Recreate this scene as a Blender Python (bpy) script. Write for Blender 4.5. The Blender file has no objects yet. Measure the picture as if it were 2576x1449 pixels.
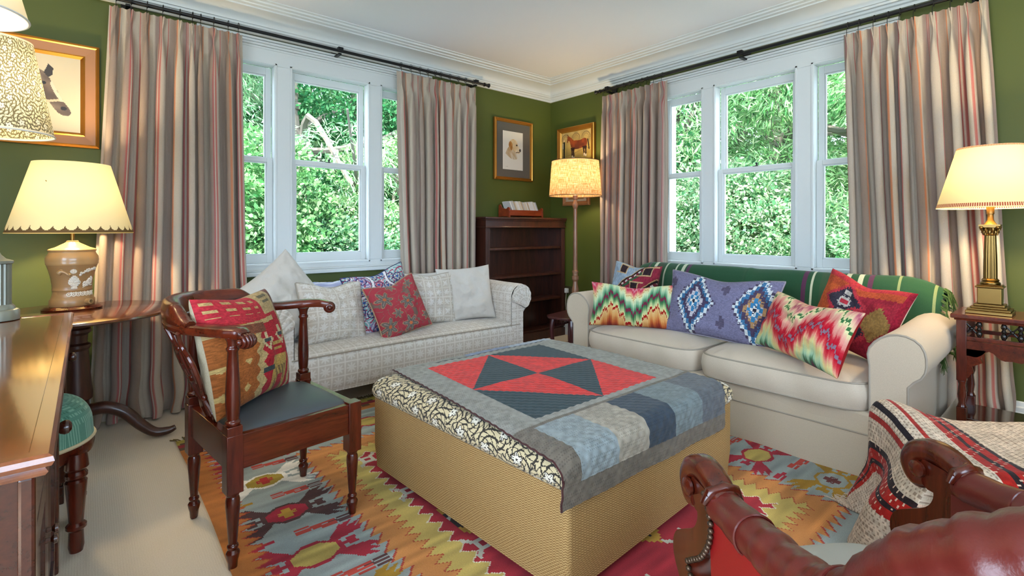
import bpy, bmesh, math, random
import numpy as np
from mathutils import Vector, Matrix, Euler

PI = math.pi
scn = bpy.context.scene
COL = scn.collection

# ------------------------------------------------------------------ camera
CAM_H = 1.15
YAW = math.radians(49.51)                      # angle between the view axis and the X axis (along the left wall)
cam_d = bpy.data.cameras.new('camera')
cam_d.sensor_width = 36.0
cam_d.lens = 1257.0 / 2576.0 * 36.0
cam_d.shift_y = -149.5 / 2576.0
cam_d.clip_start = 0.02
cam = bpy.data.objects.new('camera', cam_d)
COL.objects.link(cam)
cam.location = (0, 0, CAM_H)
cam.rotation_euler = (PI / 2, 0, YAW - PI / 2)
scn.camera = cam

# ------------------------------------------------------------------ world, sun, fill lights, exposure
scn.view_settings.view_transform = 'Standard'
scn.view_settings.look = 'None'
scn.view_settings.gamma = 1.0
scn.view_settings.use_curve_mapping = False
scn.view_settings.exposure = 0.36
scn.cycles.max_bounces = 9
scn.cycles.diffuse_bounces = 5
scn.cycles.glossy_bounces = 3
scn.cycles.transmission_bounces = 6
scn.cycles.transparent_max_bounces = 8
scn.cycles.sample_clamp_indirect = 6.0
scn.cycles.caustics_reflective = False
scn.cycles.caustics_refractive = False
world = bpy.data.worlds.new('world')
scn.world = world
world.use_nodes = True
wn = world.node_tree.nodes
wb = wn['Background']
wb.inputs['Color'].default_value = (0.60, 0.78, 1.0, 1)
wb.inputs['Strength'].default_value = 8.5

def light(name, kind, loc, rot, energy, color, **kw):
    d = bpy.data.lights.new(name, kind)
    d.energy = energy
    d.color = color
    for k, v in kw.items():
        setattr(d, k, v)
    o = bpy.data.objects.new(name, d)
    COL.objects.link(o)
    o.location = loc
    o.rotation_euler = rot
    return o

# sun over the roof from behind the house: lights the garden, not the room
sun = light('sun', 'SUN', (0, 0, 12), (0, 0, 0), 22.0, (1.0, 0.96, 0.93), angle=0.02)
sun.rotation_euler = Vector((0.42, 0.55, -0.95)).to_track_quat('-Z', 'Y').to_euler()
# added fill lights at unseen openings in the walls behind the camera
light('rear_fill_light', 'AREA', (0.1, -2.72, 1.65), (-PI / 2, 0, PI), 17, (0.74, 0.86, 1.0), shape='RECTANGLE', size=2.7, size_y=1.7)
light('side_fill_light', 'AREA', (-1.92, -0.2, 1.65), (0, -PI / 2, 0), 42, (0.76, 0.87, 1.0), shape='RECTANGLE', size=1.7, size_y=2.6)

# ------------------------------------------------------------------ colour + material helpers
def lin(c):
    return c / 12.92 if c <= 0.04045 else ((c + 0.055) / 1.055) ** 2.4

def S(h):
    h = h.lstrip('#')
    return np.array([int(h[i:i + 2], 16) / 255.0 for i in (0, 2, 4)])

def L(h):
    return tuple(lin(c) for c in S(h)) + (1.0,)

MATS = {}

class G:
    """small shader graph builder"""
    def __init__(self, name):
        self.m = bpy.data.materials.new(name)
        self.m.use_nodes = True
        self.nt = self.m.node_tree
        self.b = self.nt.nodes['Principled BSDF']
        MATS[name] = self.m
    def n(self, kind, **kw):
        nd = self.nt.nodes.new(kind)
        for k, v in kw.items():
            setattr(nd, k, v)
        return nd
    def link(self, a, b):
        self.nt.links.new(a, b)
    def put(self, sock, v):
        if isinstance(v, bpy.types.NodeSocket):
            self.link(v, sock)
        else:
            sock.default_value = v
    def math(self, op, *a):
        nd = self.n('ShaderNodeMath', operation=op)
        for i, v in enumerate(a):
            self.put(nd.inputs[i], v)
        return nd.outputs[0]
    def mix(self, f, a, b):
        nd = self.n('ShaderNodeMix', data_type='RGBA')
        self.put(nd.inputs[0], f)
        self.put(nd.inputs[6], a)
        self.put(nd.inputs[7], b)
        return nd.outputs[2]
    def coord(self, which='Object', scale=(1, 1, 1)):
        t = self.n('ShaderNodeTexCoord')
        mp = self.n('ShaderNodeMapping')
        mp.inputs['Scale'].default_value = scale
        self.link(t.outputs[which], mp.inputs[0])
        return mp.outputs[0]
    def noise(self, vec, scale=5, detail=3, rough=0.5, dist=0.0):
        nd = self.n('ShaderNodeTexNoise')
        self.link(vec, nd.inputs['Vector'])
        nd.inputs['Scale'].default_value = scale
        nd.inputs['Detail'].default_value = detail
        nd.inputs['Roughness'].default_value = rough
        nd.inputs['Distortion'].default_value = dist
        return nd.outputs['Fac']
    def ramp(self, f, stops):
        nd = self.n('ShaderNodeValToRGB')
        e = nd.color_ramp.elements
        while len(e) < len(stops):
            e.new(0.5)
        for i, (p, c) in enumerate(stops):
            e[i].position = p
            e[i].color = c if len(c) == 4 else tuple(c) + (1,)
        self.link(f, nd.inputs[0])
        return nd.outputs[0]
    def bump(self, h, strength=0.3, dist=0.002):
        nd = self.n('ShaderNodeBump')
        nd.inputs['Strength'].default_value = strength
        nd.inputs['Distance'].default_value = dist
        self.link(h, nd.inputs['Height'])
        self.link(nd.outputs[0], self.b.inputs['Normal'])
    def set(self, **kw):
        for k, v in kw.items():
            self.put(self.b.inputs[k.replace('_', ' ')], v)
        return self

def plain(name, col, rough=0.6, metal=0.0, bump=0.0, bscale=60, var=0.0, coat=0.0, sheen=0.0):
    g = G(name)
    c = L(col) if isinstance(col, str) else col
    vec = g.coord('Object')
    if var:
        f = g.noise(vec, 3.0, 4)
        lo = tuple(x * (1 - var) for x in c[:3]) + (1,)
        hi = tuple(min(1, x * (1 + var)) for x in c[:3]) + (1,)
        g.put(g.b.inputs['Base Color'], g.mix(f, lo, hi))
    else:
        g.b.inputs['Base Color'].default_value = c
    g.b.inputs['Roughness'].default_value = rough
    g.b.inputs['Metallic'].default_value = metal
    if coat:
        g.b.inputs['Coat Weight'].default_value = coat
        g.b.inputs['Coat Roughness'].default_value = 0.08
    if sheen:
        g.b.inputs['Sheen Weight'].default_value = sheen
    if bump:
        g.bump(g.noise(vec, bscale, 3), bump, 0.003)
    return g.m

def wood(name, dark, mid, rough=0.3, axis=(6, 6, 0.8), coat=0.25):
    g = G(name)
    vec = g.coord('Object', axis)
    f = g.noise(vec, 4.0, 6, 0.6, 0.6)
    f2 = g.noise(vec, 22.0, 3, 0.6)
    fac = g.math('ADD', g.math('MULTIPLY', f, 0.75), g.math('MULTIPLY', f2, 0.25))
    c = g.ramp(fac, [(0.3, L(dark)), (0.68, L(mid))])
    g.put(g.b.inputs['Base Color'], c)
    g.set(Roughness=rough, Coat_Weight=coat, Coat_Roughness=0.1)
    g.bump(f2, 0.08, 0.001)
    return g.m

def cloth(name, rough=0.95, weave=420, bump=0.25, sheen=0.15, attr='col', base=None, big=0.0):
    """woven cloth whose dyed pattern is a colour attribute (or one plain colour)"""
    g = G(name)
    vec = g.coord('Object')
    if base is None:
        a = g.n('ShaderNodeAttribute', attribute_name=attr)
        c = a.outputs['Color']
    else:
        c = L(base)
    f = g.noise(vec, weave, 2, 0.6)
    nd = g.n('ShaderNodeMix', data_type='RGBA', blend_type='MULTIPLY')
    nd.inputs[0].default_value = 0.35
    g.put(nd.inputs[6], c)
    g.put(nd.inputs[7], g.ramp(f, [(0.3, (0.6, 0.6, 0.6)), (0.65, (1, 1, 1))]))
    g.put(g.b.inputs['Base Color'], nd.outputs[2])
    g.set(Roughness=rough, Sheen_Weight=sheen, Specular_IOR_Level=0.1)
    h = f
    if big:
        h = g.math('ADD', g.math('MULTIPLY', f, 0.15), g.math('MULTIPLY', g.noise(vec, 9, 4, 0.6, 1.0), big))
    g.bump(h, bump, 0.003 if not big else 0.012)
    return g.m

# ------------------------------------------------------------------ mesh builder
def link_mesh(name, me, mat=None, parent=None):
    o = bpy.data.objects.new(name, me)
    COL.objects.link(o)
    if mat is not None:
        for m in (mat if isinstance(mat, (list, tuple)) else [mat]):
            me.materials.append(m)
    if parent is not None:
        o.parent = parent
    return o

class MB:
    def __init__(self):
        self.v = []
        self.f = []
        self.uv = []
        self.mi = []
    def add(self, verts, faces, M=None, uvs=None, mi=0):
        k = len(self.v)
        for p in verts:
            self.v.append(tuple(M @ Vector(p)) if M is not None else tuple(p))
        for i, fc in enumerate(faces):
            self.f.append(tuple(k + a for a in fc))
            self.uv.append(uvs[i] if uvs else None)
            self.mi.append(mi)
        return self
    def box(self, lo, hi, M=None, mi=0):
        (a, b, c), (d, e, f) = lo, hi
        vs = [(a, b, c), (d, b, c), (d, e, c), (a, e, c), (a, b, f), (d, b, f), (d, e, f), (a, e, f)]
        fs = [(0, 3, 2, 1), (4, 5, 6, 7), (0, 1, 5, 4), (1, 2, 6, 5), (2, 3, 7, 6), (3, 0, 4, 7)]
        uvs = []
        for fc in fs:
            p = [vs[i] for i in fc]
            n = (Vector(p[1]) - Vector(p[0])).cross(Vector(p[2]) - Vector(p[1]))
            ax = max(range(3), key=lambda i: abs(n[i]))
            q = [i for i in range(3) if i != ax]
            uvs.append([(t[q[0]], t[q[1]]) for t in p])
        return self.add(vs, fs, M, uvs, mi)
    def grid(self, P, closeu=False, closev=False, M=None, uv=None, mi=0, flip=False):
        P = np.asarray(P, float)
        nu, nv = P.shape[:2]
        vs = P.reshape(-1, 3).tolist()
        if uv is None:
            du = np.zeros((nu, nv))
            dv = np.zeros((nu, nv))
            du[1:] = np.cumsum(np.linalg.norm(np.diff(P, axis=0), axis=2), axis=0)
            dv[:, 1:] = np.cumsum(np.linalg.norm(np.diff(P, axis=1), axis=2), axis=1)
            uv = np.stack([du, dv], 2)
        fs, us = [], []
        for i in range(nu if closeu else nu - 1):
            for j in range(nv if closev else nv - 1):
                i2, j2 = (i + 1) % nu, (j + 1) % nv
                q = [(i, j), (i2, j), (i2, j2), (i, j2)]
                if flip:
                    q.reverse()
                fs.append(tuple(a * nv + b for a, b in q))
                us.append([tuple(uv[a][b]) for a, b in q])
        return self.add(vs, fs, M, us, mi)
    def lathe(self, prof, seg=24, M=None, cap=True, mi=0, sx=1.0, sy=1.0):
        P = np.array([[(r * math.cos(2 * PI * k / seg) * sx, r * math.sin(2 * PI * k / seg) * sy, z) for k in range(seg)] for r, z in prof])
        self.grid(P, closev=True, M=M, mi=mi, flip=True)
        if cap:
            n = len(self.v) - len(prof) * seg
            self.f.append(tuple(n + k for k in reversed(range(seg)))); self.uv.append(None); self.mi.append(mi)
            b = n + (len(prof) - 1) * seg
            self.f.append(tuple(b + k for k in range(seg))); self.uv.append(None); self.mi.append(mi)
        return self
    def tube(self, path, r, seg=8, M=None, closed=False, mi=0, flat=1.0, up=None):
        pts = [Vector(p) for p in path]
        n = len(pts)
        rs = r if isinstance(r, (list, tuple, np.ndarray)) else [r] * n
        rows = []
        ref = Vector(up) if up else None
        for i, p in enumerate(pts):
            a = pts[(i - 1) % n] if (closed or i > 0) else p
            b = pts[(i + 1) % n] if (closed or i < n - 1) else p
            t = (b - a).normalized()
            if up is None:
                if ref is None:
                    ref = Vector((0, 0, 1)) if abs(t.z) < 0.9 else Vector((1, 0, 0))
                s = t.cross(ref).normalized()
                ref = s.cross(t).normalized()
                w = ref
            else:
                s = t.cross(Vector(up)).normalized()
                w = s.cross(t).normalized()
            rows.append([p + s * (rs[i] * math.cos(2 * PI * k / seg)) + w * (rs[i] * flat * math.sin(2 * PI * k / seg)) for k in range(seg)])
        P = np.array([[tuple(q) for q in row] for row in rows])
        k0 = len(self.v)
        self.grid(P, closeu=closed, closev=True, M=M, mi=mi)
        if not closed:
            self.f.append(tuple(k0 + k for k in range(seg))); self.uv.append(None); self.mi.append(mi)
            b = k0 + (n - 1) * seg
            self.f.append(tuple(b + k for k in reversed(range(seg)))); self.uv.append(None); self.mi.append(mi)
        return self
    def ball(self, c, r, seg=14, rings=8, M=None, mi=0, sc=(1, 1, 1)):
        P = np.array([[(c[0] + sc[0] * r * math.sin(PI * i / rings) * math.cos(2 * PI * k / seg), c[1] + sc[1] * r * math.sin(PI * i / rings) * math.sin(2 * PI * k / seg), c[2] + sc[2] * r * math.cos(PI * i / rings)) for k in range(seg)] for i in range(rings + 1)])
        return self.grid(P, closev=True, M=M, mi=mi)
    def prism(self, poly, a0, a1, axis='y', M=None, mi=0):
        """closed polygon (2D) pushed along an axis; the polygon lies in the other two axes in order"""
        def pt(p, a):
            return {'x': (a, p[0], p[1]), 'y': (p[0], a, p[1]), 'z': (p[0], p[1], a)}[axis]
        n = len(poly)
        vs = [pt(p, a0) for p in poly] + [pt(p, a1) for p in poly]
        arc = [0.0]
        for i in range(n):
            q, s = poly[i], poly[(i + 1) % n]
            arc.append(arc[-1] + math.hypot(q[0] - s[0], q[1] - s[1]))
        fs = [(i, (i + 1) % n, n + (i + 1) % n, n + i) for i in range(n)]
        us = [[(arc[i], a0), (arc[i + 1], a0), (arc[i + 1], a1), (arc[i], a1)] for i in range(n)]
        fs += [tuple(reversed(range(n))), tuple(range(n, 2 * n))]
        us += [[tuple(poly[i]) for i in reversed(range(n))], [tuple(p) for p in poly]]
        return self.add(vs, fs, M, us, mi)
    def build(self, name, mat, parent=None, smooth=40, bevel=0.0, bseg=2, sub=0, loc=None, rot=None, normals=True):
        me = bpy.data.meshes.new(name)
        me.from_pydata(self.v, [], self.f)
        uvl = me.uv_layers.new(name='UVMap')
        buf = np.zeros((len(me.loops), 2))
        k = 0
        for fc, u in zip(self.f, self.uv):
            if u is not None:
                buf[k:k + len(fc)] = u
            k += len(fc)
        uvl.data.foreach_set('uv', buf.ravel())
        me.polygons.foreach_set('material_index', np.array(self.mi, dtype=np.int32))
        if normals:
            bm = bmesh.new()
            bm.from_mesh(me)
            bmesh.ops.recalc_face_normals(bm, faces=bm.faces)
            bm.to_mesh(me)
            bm.free()
        if smooth:
            me.polygons.foreach_set('use_smooth', np.ones(len(me.polygons), dtype=bool))
            me.set_sharp_from_angle(angle=math.radians(smooth))
        me.update()
        o = link_mesh(name, me, mat, parent)
        if bevel:
            b = o.modifiers.new('bevel', 'BEVEL')
            b.width = bevel
            b.segments = bseg
            b.limit_method = 'ANGLE'
            b.angle_limit = math.radians(35)
        if sub:
            s = o.modifiers.new('sub', 'SUBSURF')
            s.levels = s.render_levels = sub
        if loc is not None:
            o.location = loc
        if rot is not None:
            o.rotation_euler = rot
        return o

def sheet(name, P, cols, mat, parent=None, closev=False, smooth=True, thick=0.0):
    """P (nu,nv,3) points, cols (nu-1,nv-1,3) sRGB colour of each woven cell -> one mesh with a colour attribute 'col'"""
    P = np.asarray(P, float)
    nu, nv = P.shape[:2]
    idx = np.arange(nu * nv).reshape(nu, nv)
    if closev:
        idx = np.concatenate([idx, idx[:, :1]], 1)
    a = idx[:-1, :-1].ravel(); b = idx[1:, :-1].ravel(); c = idx[1:, 1:].ravel(); d = idx[:-1, 1:].ravel()
    F = np.stack([a, b, c, d], 1)
    return raw(name, P.reshape(-1, 3), F, cols.reshape(-1, 3) if cols is not None else None, mat, parent, smooth, thick)

def raw(name, V, F, cols, mat, parent=None, smooth=True, thick=0.0):
    F = np.asarray(F, dtype=np.int32)
    n, k = F.shape
    me = bpy.data.meshes.new(name)
    me.vertices.add(len(V))
    me.vertices.foreach_set('co', np.asarray(V, dtype=np.float32).ravel())
    me.loops.add(n * k)
    me.loops.foreach_set('vertex_index', F.ravel())
    me.polygons.add(n)
    me.polygons.foreach_set('loop_start', np.arange(0, n * k, k, dtype=np.int32))
    me.polygons.foreach_set('loop_total', np.full(n, k, dtype=np.int32))
    if smooth:
        me.polygons.foreach_set('use_smooth', np.ones(n, dtype=bool))
    me.update(calc_edges=True)
    me.validate()
    if cols is not None:
        at = me.color_attributes.new('col', 'BYTE_COLOR', 'CORNER')
        cc = np.ones((n, k, 4), dtype=np.float32)
        cc[:, :, :3] = np.clip(cols, 0, 1)[:, None, :]
        at.data.foreach_set('color_srgb', cc.ravel())
    o = link_mesh(name, me, mat, parent)
    if thick:
        s = o.modifiers.new('thick', 'SOLIDIFY')
        s.thickness = thick
        s.offset = 0.0
    return o

def tag(o, label, cat, group=None, kind=None):
    o['label'] = label
    o['category'] = cat
    if group:
        o['group'] = group
    if kind:
        o['kind'] = kind
    return o

def thing(name, label, cat, loc=(0, 0, 0), rz=0.0, group=None):
    o = bpy.data.objects.new(name, None)
    o.empty_display_size = 0.1
    COL.objects.link(o)
    o.location = loc
    o.rotation_euler = (0, 0, rz)
    return tag(o, label, cat, group)

def struct(o):
    o['kind'] = 'structure'
    return o

def T(x=0, y=0, z=0, rx=0, ry=0, rz=0, s=1.0):
    return Matrix.Translation((x, y, z)) @ Euler((rx, ry, rz)).to_matrix().to_4x4() @ Matrix.Scale(s, 4)

def spline(pts, n=8):
    """Catmull-Rom through points (any dimension)"""
    p = np.array(pts, float)
    p = np.vstack([2 * p[0] - p[1], p, 2 * p[-1] - p[-2]])
    out = []
    for i in range(1, len(p) - 2):
        for t in np.linspace(0, 1, n, endpoint=False):
            a, b, c, d = p[i - 1], p[i], p[i + 1], p[i + 2]
            out.append(0.5 * (2 * b + (c - a) * t + (2 * a - 5 * b + 4 * c - d) * t * t + (3 * b - a - 3 * c + d) * t ** 3))
    out.append(p[-2])
    return np.array(out)

def sstep(a, b, x):
    t = np.clip((x - a) / (b - a), 0, 1)
    return t * t * (3 - 2 * t)

def vnoise(x, y, seed=0):
    """smooth value noise on arrays"""
    def h(i, j):
        n = np.sin(i * 127.1 + j * 311.7 + seed * 74.7) * 43758.5453
        return n - np.floor(n)
    xi, yi = np.floor(x), np.floor(y)
    xf, yf = x - xi, y - yi
    u, v = xf * xf * (3 - 2 * xf), yf * yf * (3 - 2 * yf)
    return (h(xi, yi) * (1 - u) + h(xi + 1, yi) * u) * (1 - v) + (h(xi, yi + 1) * (1 - u) + h(xi + 1, yi + 1) * u) * v

def paint(shape, base):
    c = np.zeros(shape + (3,))
    c[:] = S(base)
    return c
# ------------------------------------------------------------------ materials
M_wall = plain('green_wall_paint', '#48521a', 0.62, bump=0.05, bscale=180)
M_white = plain('white_gloss_paint', '#cfd3d2', 0.4, bump=0.02, bscale=40)
M_ceil = plain('white_ceiling_paint', '#dcdde0', 0.85)
M_mahog = wood('mahogany', '#2c0a04', '#602010', 0.24)
M_mahogh = wood('mahogany_along', '#300c05', '#692612', 0.22, axis=(0.8, 6, 6))
M_desk = wood('polished_desk_mahogany', '#52200c', '#8e4a1c', 0.12, axis=(5, 0.7, 5), coat=0.8)
M_deskd = wood('dark_desk_mahogany', '#220b06', '#4f2010', 0.22, axis=(5, 0.8, 5))
M_dark = wood('dark_oak', '#221009', '#4c261a', 0.4)
M_rosew = wood('walnut_table_top', '#44200f', '#744022', 0.16, axis=(6, 1.0, 6), coat=0.7)
M_lampwood = wood('limed_lamp_wood', '#6d4a36', '#a07354', 0.45)
M_black = plain('black_iron', '#17181b', 0.4, metal=0.4)
M_ebony = plain('black_turned_wood', '#15100f', 0.25)
M_brass = plain('aged_brass', '#86693a', 0.3, metal=1.0, var=0.3)
M_pewter = plain('silvered_metal', '#8f9389', 0.4, metal=0.6, var=0.2)
M_gold = plain('gilt_frame', '#a8702a', 0.38, metal=0.75, var=0.35, bump=0.08, bscale=90)
M_glass = None
g = G('window_glass')
g.nt.nodes.remove(g.b)
tr = g.n('ShaderNodeBsdfTransparent')
gl = g.n('ShaderNodeBsdfGlossy')
gl.inputs['Roughness'].default_value = 0.02
mx = g.n('ShaderNodeMixShader')
mx.inputs[0].default_value = 0.010
g.link(tr.outputs[0], mx.inputs[1]); g.link(gl.outputs[0], mx.inputs[2])
g.link(mx.outputs[0], g.nt.nodes['Material Output'].inputs[0])
M_glass = g.m
M_redleather = plain('oxblood_leather', '#5e1e18', 0.32, bump=0.12, bscale=220, var=0.25, coat=0.1)
M_redside = plain('red_leather_side', '#8e1010', 0.5, bump=0.1, bscale=260, var=0.12)
M_greyleather = plain('dark_leather_seat', '#434a4f', 0.45, bump=0.1, bscale=260, var=0.1)
M_paleleather = plain('pale_seat_cloth', '#b9bab7', 0.6, bump=0.15, bscale=80, var=0.06)
M_slip = cloth('linen_slipcover', 0.9, 520, 0.12, 0.2, base='#c3b39d')
M_slipc = cloth('linen_slipcover_seat', 0.9, 520, 0.3, 0.2, base='#c8b9a5', big=0.35)
M_piping = plain('piping_cord', '#9c9284', 0.8)
M_plaincush = cloth('plain_grey_linen', 0.9, 520, 0.25, 0.2, base='#c9c3ba', big=0.3)
M_cloth = cloth('woven_pattern_cloth')
M_clothw = cloth('woven_wrinkled_cloth', 0.95, 420, 0.3, 0.03, big=0.3)
M_kilim = cloth('kilim_weave', 0.95, 260, 0.5, 0.05)
M_throwk = cloth('knitted_throw', 0.95, 160, 0.8, 0.08)
M_green = cloth('green_wool', 0.95, 300, 0.3, 0.1)
M_back = cloth('cream_cushion_back', base='#d8cdbb')
M_redback = cloth('red_cushion_back', base='#7d1416')
# carpet
g = G('ribbed_carpet')
vec = g.coord('Object')
f = g.noise(vec, 260, 2, 0.6)
big = g.noise(vec, 1.6, 3)
c = g.mix(f, L('#c6b7a2'), L('#e8dcca'))
g.b.inputs['Specular IOR Level'].default_value = 0.15
g.put(g.b.inputs['Base Color'], c)
w = g.n('ShaderNodeTexWave', wave_type='BANDS', bands_direction='X')
g.link(g.coord('Object', (1, 0.02, 1)), w.inputs['Vector'])
w.inputs['Scale'].default_value = 42
g.set(Roughness=0.97)
g.bump(g.math('ADD', g.math('MULTIPLY', w.outputs['Fac'], 0.35), f), 0.3, 0.003)
M_carpet = g.m
# basket weave of the ottoman sides
g = G('ottoman_tweed')
uvn = g.coord('UV')
sep = g.n('ShaderNodeSeparateXYZ'); g.link(uvn, sep.inputs[0])
u, v = sep.outputs[0], sep.outputs[1]
zig = g.math('MULTIPLY', g.math('PINGPONG', g.math('MULTIPLY', u, 150), 1.0), 0.55)
row = g.math('FRACT', g.math('ADD', g.math('MULTIPLY', v, 130), zig))
msk = g.math('GREATER_THAN', row, 0.5)
nz = g.noise(uvn, 90, 3)
ca = g.mix(nz, L('#7c5a34'), L('#95723f'))
cb = g.mix(nz, L('#ac8852'), L('#c4a570'))
g.put(g.b.inputs['Base Color'], g.mix(msk, ca, cb))
g.set(Roughness=0.95)
g.bump(row, 0.3, 0.003)
M_tweed = g.m
# damask tile with a white leaf flower in each square
g = G('tile_damask')
uvn = g.coord('UV')
sep = g.n('ShaderNodeSeparateXYZ'); g.link(uvn, sep.inputs[0])
TS = 0.082
px = g.math('SUBTRACT', g.math('FRACT', g.math('DIVIDE', sep.outputs[0], TS)), 0.5)
py = g.math('SUBTRACT', g.math('FRACT', g.math('DIVIDE', sep.outputs[1], TS)), 0.5)
r = g.math('SQRT', g.math('ADD', g.math('MULTIPLY', px, px), g.math('MULTIPLY', py, py)))
an = g.math('ARCTAN2', py, px)
pet = g.math('ADD', 0.30, g.math('MULTIPLY', 0.12, g.math('COSINE', g.math('MULTIPLY', an, 8))))
flower = g.math('LESS_THAN', r, pet)
vein = g.math('GREATER_THAN', g.math('ABSOLUTE', g.math('SINE', g.math('MULTIPLY', an, 8))), 0.22)
flower = g.math('MULTIPLY', flower, vein)
edge = g.math('GREATER_THAN', g.math('MAXIMUM', g.math('ABSOLUTE', px), g.math('ABSOLUTE', py)), 0.481)
m2 = g.math('MAXIMUM', flower, edge)
sq = g.math('LESS_THAN', g.math('MAXIMUM', g.math('ABSOLUTE', px), g.math('ABSOLUTE', py)), 0.43)
cbase = g.mix(sq, L('#c9c0b4'), L('#bcb2a5'))
g.put(g.b.inputs['Base Color'], g.mix(g.math('MULTIPLY', m2, 0.62), cbase, L('#dfdbd4')))
g.set(Roughness=0.75, Sheen_Weight=0.2)
g.bump(g.math('ADD', m2, g.noise(uvn, 300, 2)), 0.06, 0.002)
M_damask = g.m
# lamp shades: thin cloth or card that lets the bulb's light through
def shade_mat(name, col, trans, attr=None, weave=None, gain=1.0):
    g = G(name)
    g.nt.nodes.remove(g.b)
    c = L(col)
    if attr:
        a = g.n('ShaderNodeAttribute', attribute_name='col')
        c = a.outputs['Color']
    if weave:
        uvn = g.coord('UV')
        vec1 = g.n('ShaderNodeMapping'); vec1.inputs['Scale'].default_value = (260, 14, 1); g.link(uvn, vec1.inputs[0])
        vec2 = g.n('ShaderNodeMapping'); vec2.inputs['Scale'].default_value = (14, 260, 1); g.link(uvn, vec2.inputs[0])
        f = g.math('MULTIPLY', g.math('ADD', g.noise(vec1.outputs[0], 1.0, 3, 0.7), g.noise(vec2.outputs[0], 1.0, 3, 0.7)), 0.5)
        c = g.ramp(f, [(0.35, L('#6b4526')), (0.5, L(col)), (0.66, L('#f0dcc0'))])
    d = g.n('ShaderNodeBsdfDiffuse'); t = g.n('ShaderNodeBsdfTranslucent')
    g.put(d.inputs[0], c); g.put(t.inputs[0], c)
    mx = g.n('ShaderNodeMixShader'); mx.inputs[0].default_value = trans
    g.link(d.outputs[0], mx.inputs[1]); g.link(t.outputs[0], mx.inputs[2])
    g.link(mx.outputs[0], g.nt.nodes['Material Output'].inputs[0])
    return g.m
M_shade_cream = shade_mat('cream_card_shade', '#ddcda0', 0.22)
M_shade_white = shade_mat('white_shade', '#e6dcc0', 0.16)
M_shade_lin = shade_mat('burlap_shade', '#b48a5a', 0.42, weave=True)
M_shade_scroll = shade_mat('scroll_shade', '#ffffff', 0.26, attr=True)
M_shade_print = shade_mat('printed_shade', '#ffffff', 0.062, attr=True)
g = G('lit_bulb')
g.b.inputs['Emission Color'].default_value = (1.0, 0.78, 0.42, 1)
g.b.inputs['Emission Strength'].default_value = 9.0
M_bulb = g.m
# ------------------------------------------------------------------ the room
WA, WB, ZC = 4.0, 3.987, 2.72            # left wall plane (Y), right wall plane (X), ceiling
XL, YR = -1.9, -2.7                      # the two walls behind the camera

def wall_with_hole(name, axis, face, thick, s0, s1, h0, h1, zz):
    """wall slab in plane axis=face, from s0..s1 along the other axis, opening h0..h1 x zz"""
    m = MB()
    a, b = (face, face + thick) if thick > 0 else (face + thick, face)
    def bx(p, q, z0, z1):
        if axis == 'y':
            m.box((p, a, z0), (q, b, z1))
        else:
            m.box((a, p, z0), (b, q, z1))
    bx(s0, h0, 0, ZC)
    bx(h1, s1, 0, ZC)
    bx(h0, h1, 0, zz[0])
    bx(h0, h1, zz[1], ZC)
    return struct(m.build(name, M_wall, smooth=0))

struct(MB().box((XL - 0.3, YR - 0.3, -0.12), (WB + 0.25, WA + 0.25, 0.0)).build('floor', M_carpet, smooth=0))
struct(MB().box((XL - 0.35, YR - 0.35, ZC), (WB + 0.5, WA + 0.5, ZC + 0.3)).build('ceiling', M_ceil, smooth=0))
wall_with_hole('wall_left', 'y', WA, 0.26, XL - 0.25, WB + 0.26, 0.655, 2.355, (0.82, 2.47))
wall_with_hole('wall_right', 'x', WB, 0.26, YR - 0.25, WA, 0.905, 2.597, (0.72, 2.45))
wall_with_hole('wall_rear', 'y', YR, -0.25, XL - 0.25, WB + 0.26, -1.3, 1.5, (0.8, 2.5))
wall_with_hole('wall_side', 'x', XL, -0.25, YR, WA, -1.5, 1.1, (0.8, 2.5))

# cornice: stepped and coved, mitred in the corner
prof = [(0, 2.562), (0.016, 2.562), (0.016, 2.580), (0.030, 2.586), (0.034, 2.600), (0.052, 2.603), (0.056, 2.616)]
for k in range(9):
    t = k / 8 * PI / 2
    prof.append((0.066 + 0.135 * (1 - math.cos(t)), 2.618 + 0.062 * math.sin(t)))
prof += [(0.206, 2.680), (0.206, 2.690), (0.236, 2.692), (0.240, 2.700), (0.270, 2.702), (0.274, 2.712), (0.30, 2.714), (0.30, 2.7205)]
m = MB()
m.grid(np.array([[(XL, WA - d, z), (WB - d, WA - d, z)] for d, z in prof]))
struct(m.build('trim_1', M_white, smooth=25))
m = MB()
m.grid(np.array([[(WB - d, YR, z), (WB - d, WA - d, z)] for d, z in prof]))
struct(m.build('trim_2', M_white, smooth=25))

bp = [(0, 0), (0.022, 0), (0.022, 0.12), (0.016, 0.125), (0.016, 0.148), (0.010, 0.156), (0.006, 0.176), (0, 0.182)]
struct(MB().grid(np.array([[(XL, WA - d, z), (WB - d, WA - d, z)] for d, z in bp])).build('baseboard_left', M_white, smooth=25))
struct(MB().grid(np.array([[(WB - d, YR, z), (WB - d, WA - d, z)] for d, z in bp])).build('baseboard_right', M_white, smooth=25))

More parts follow.
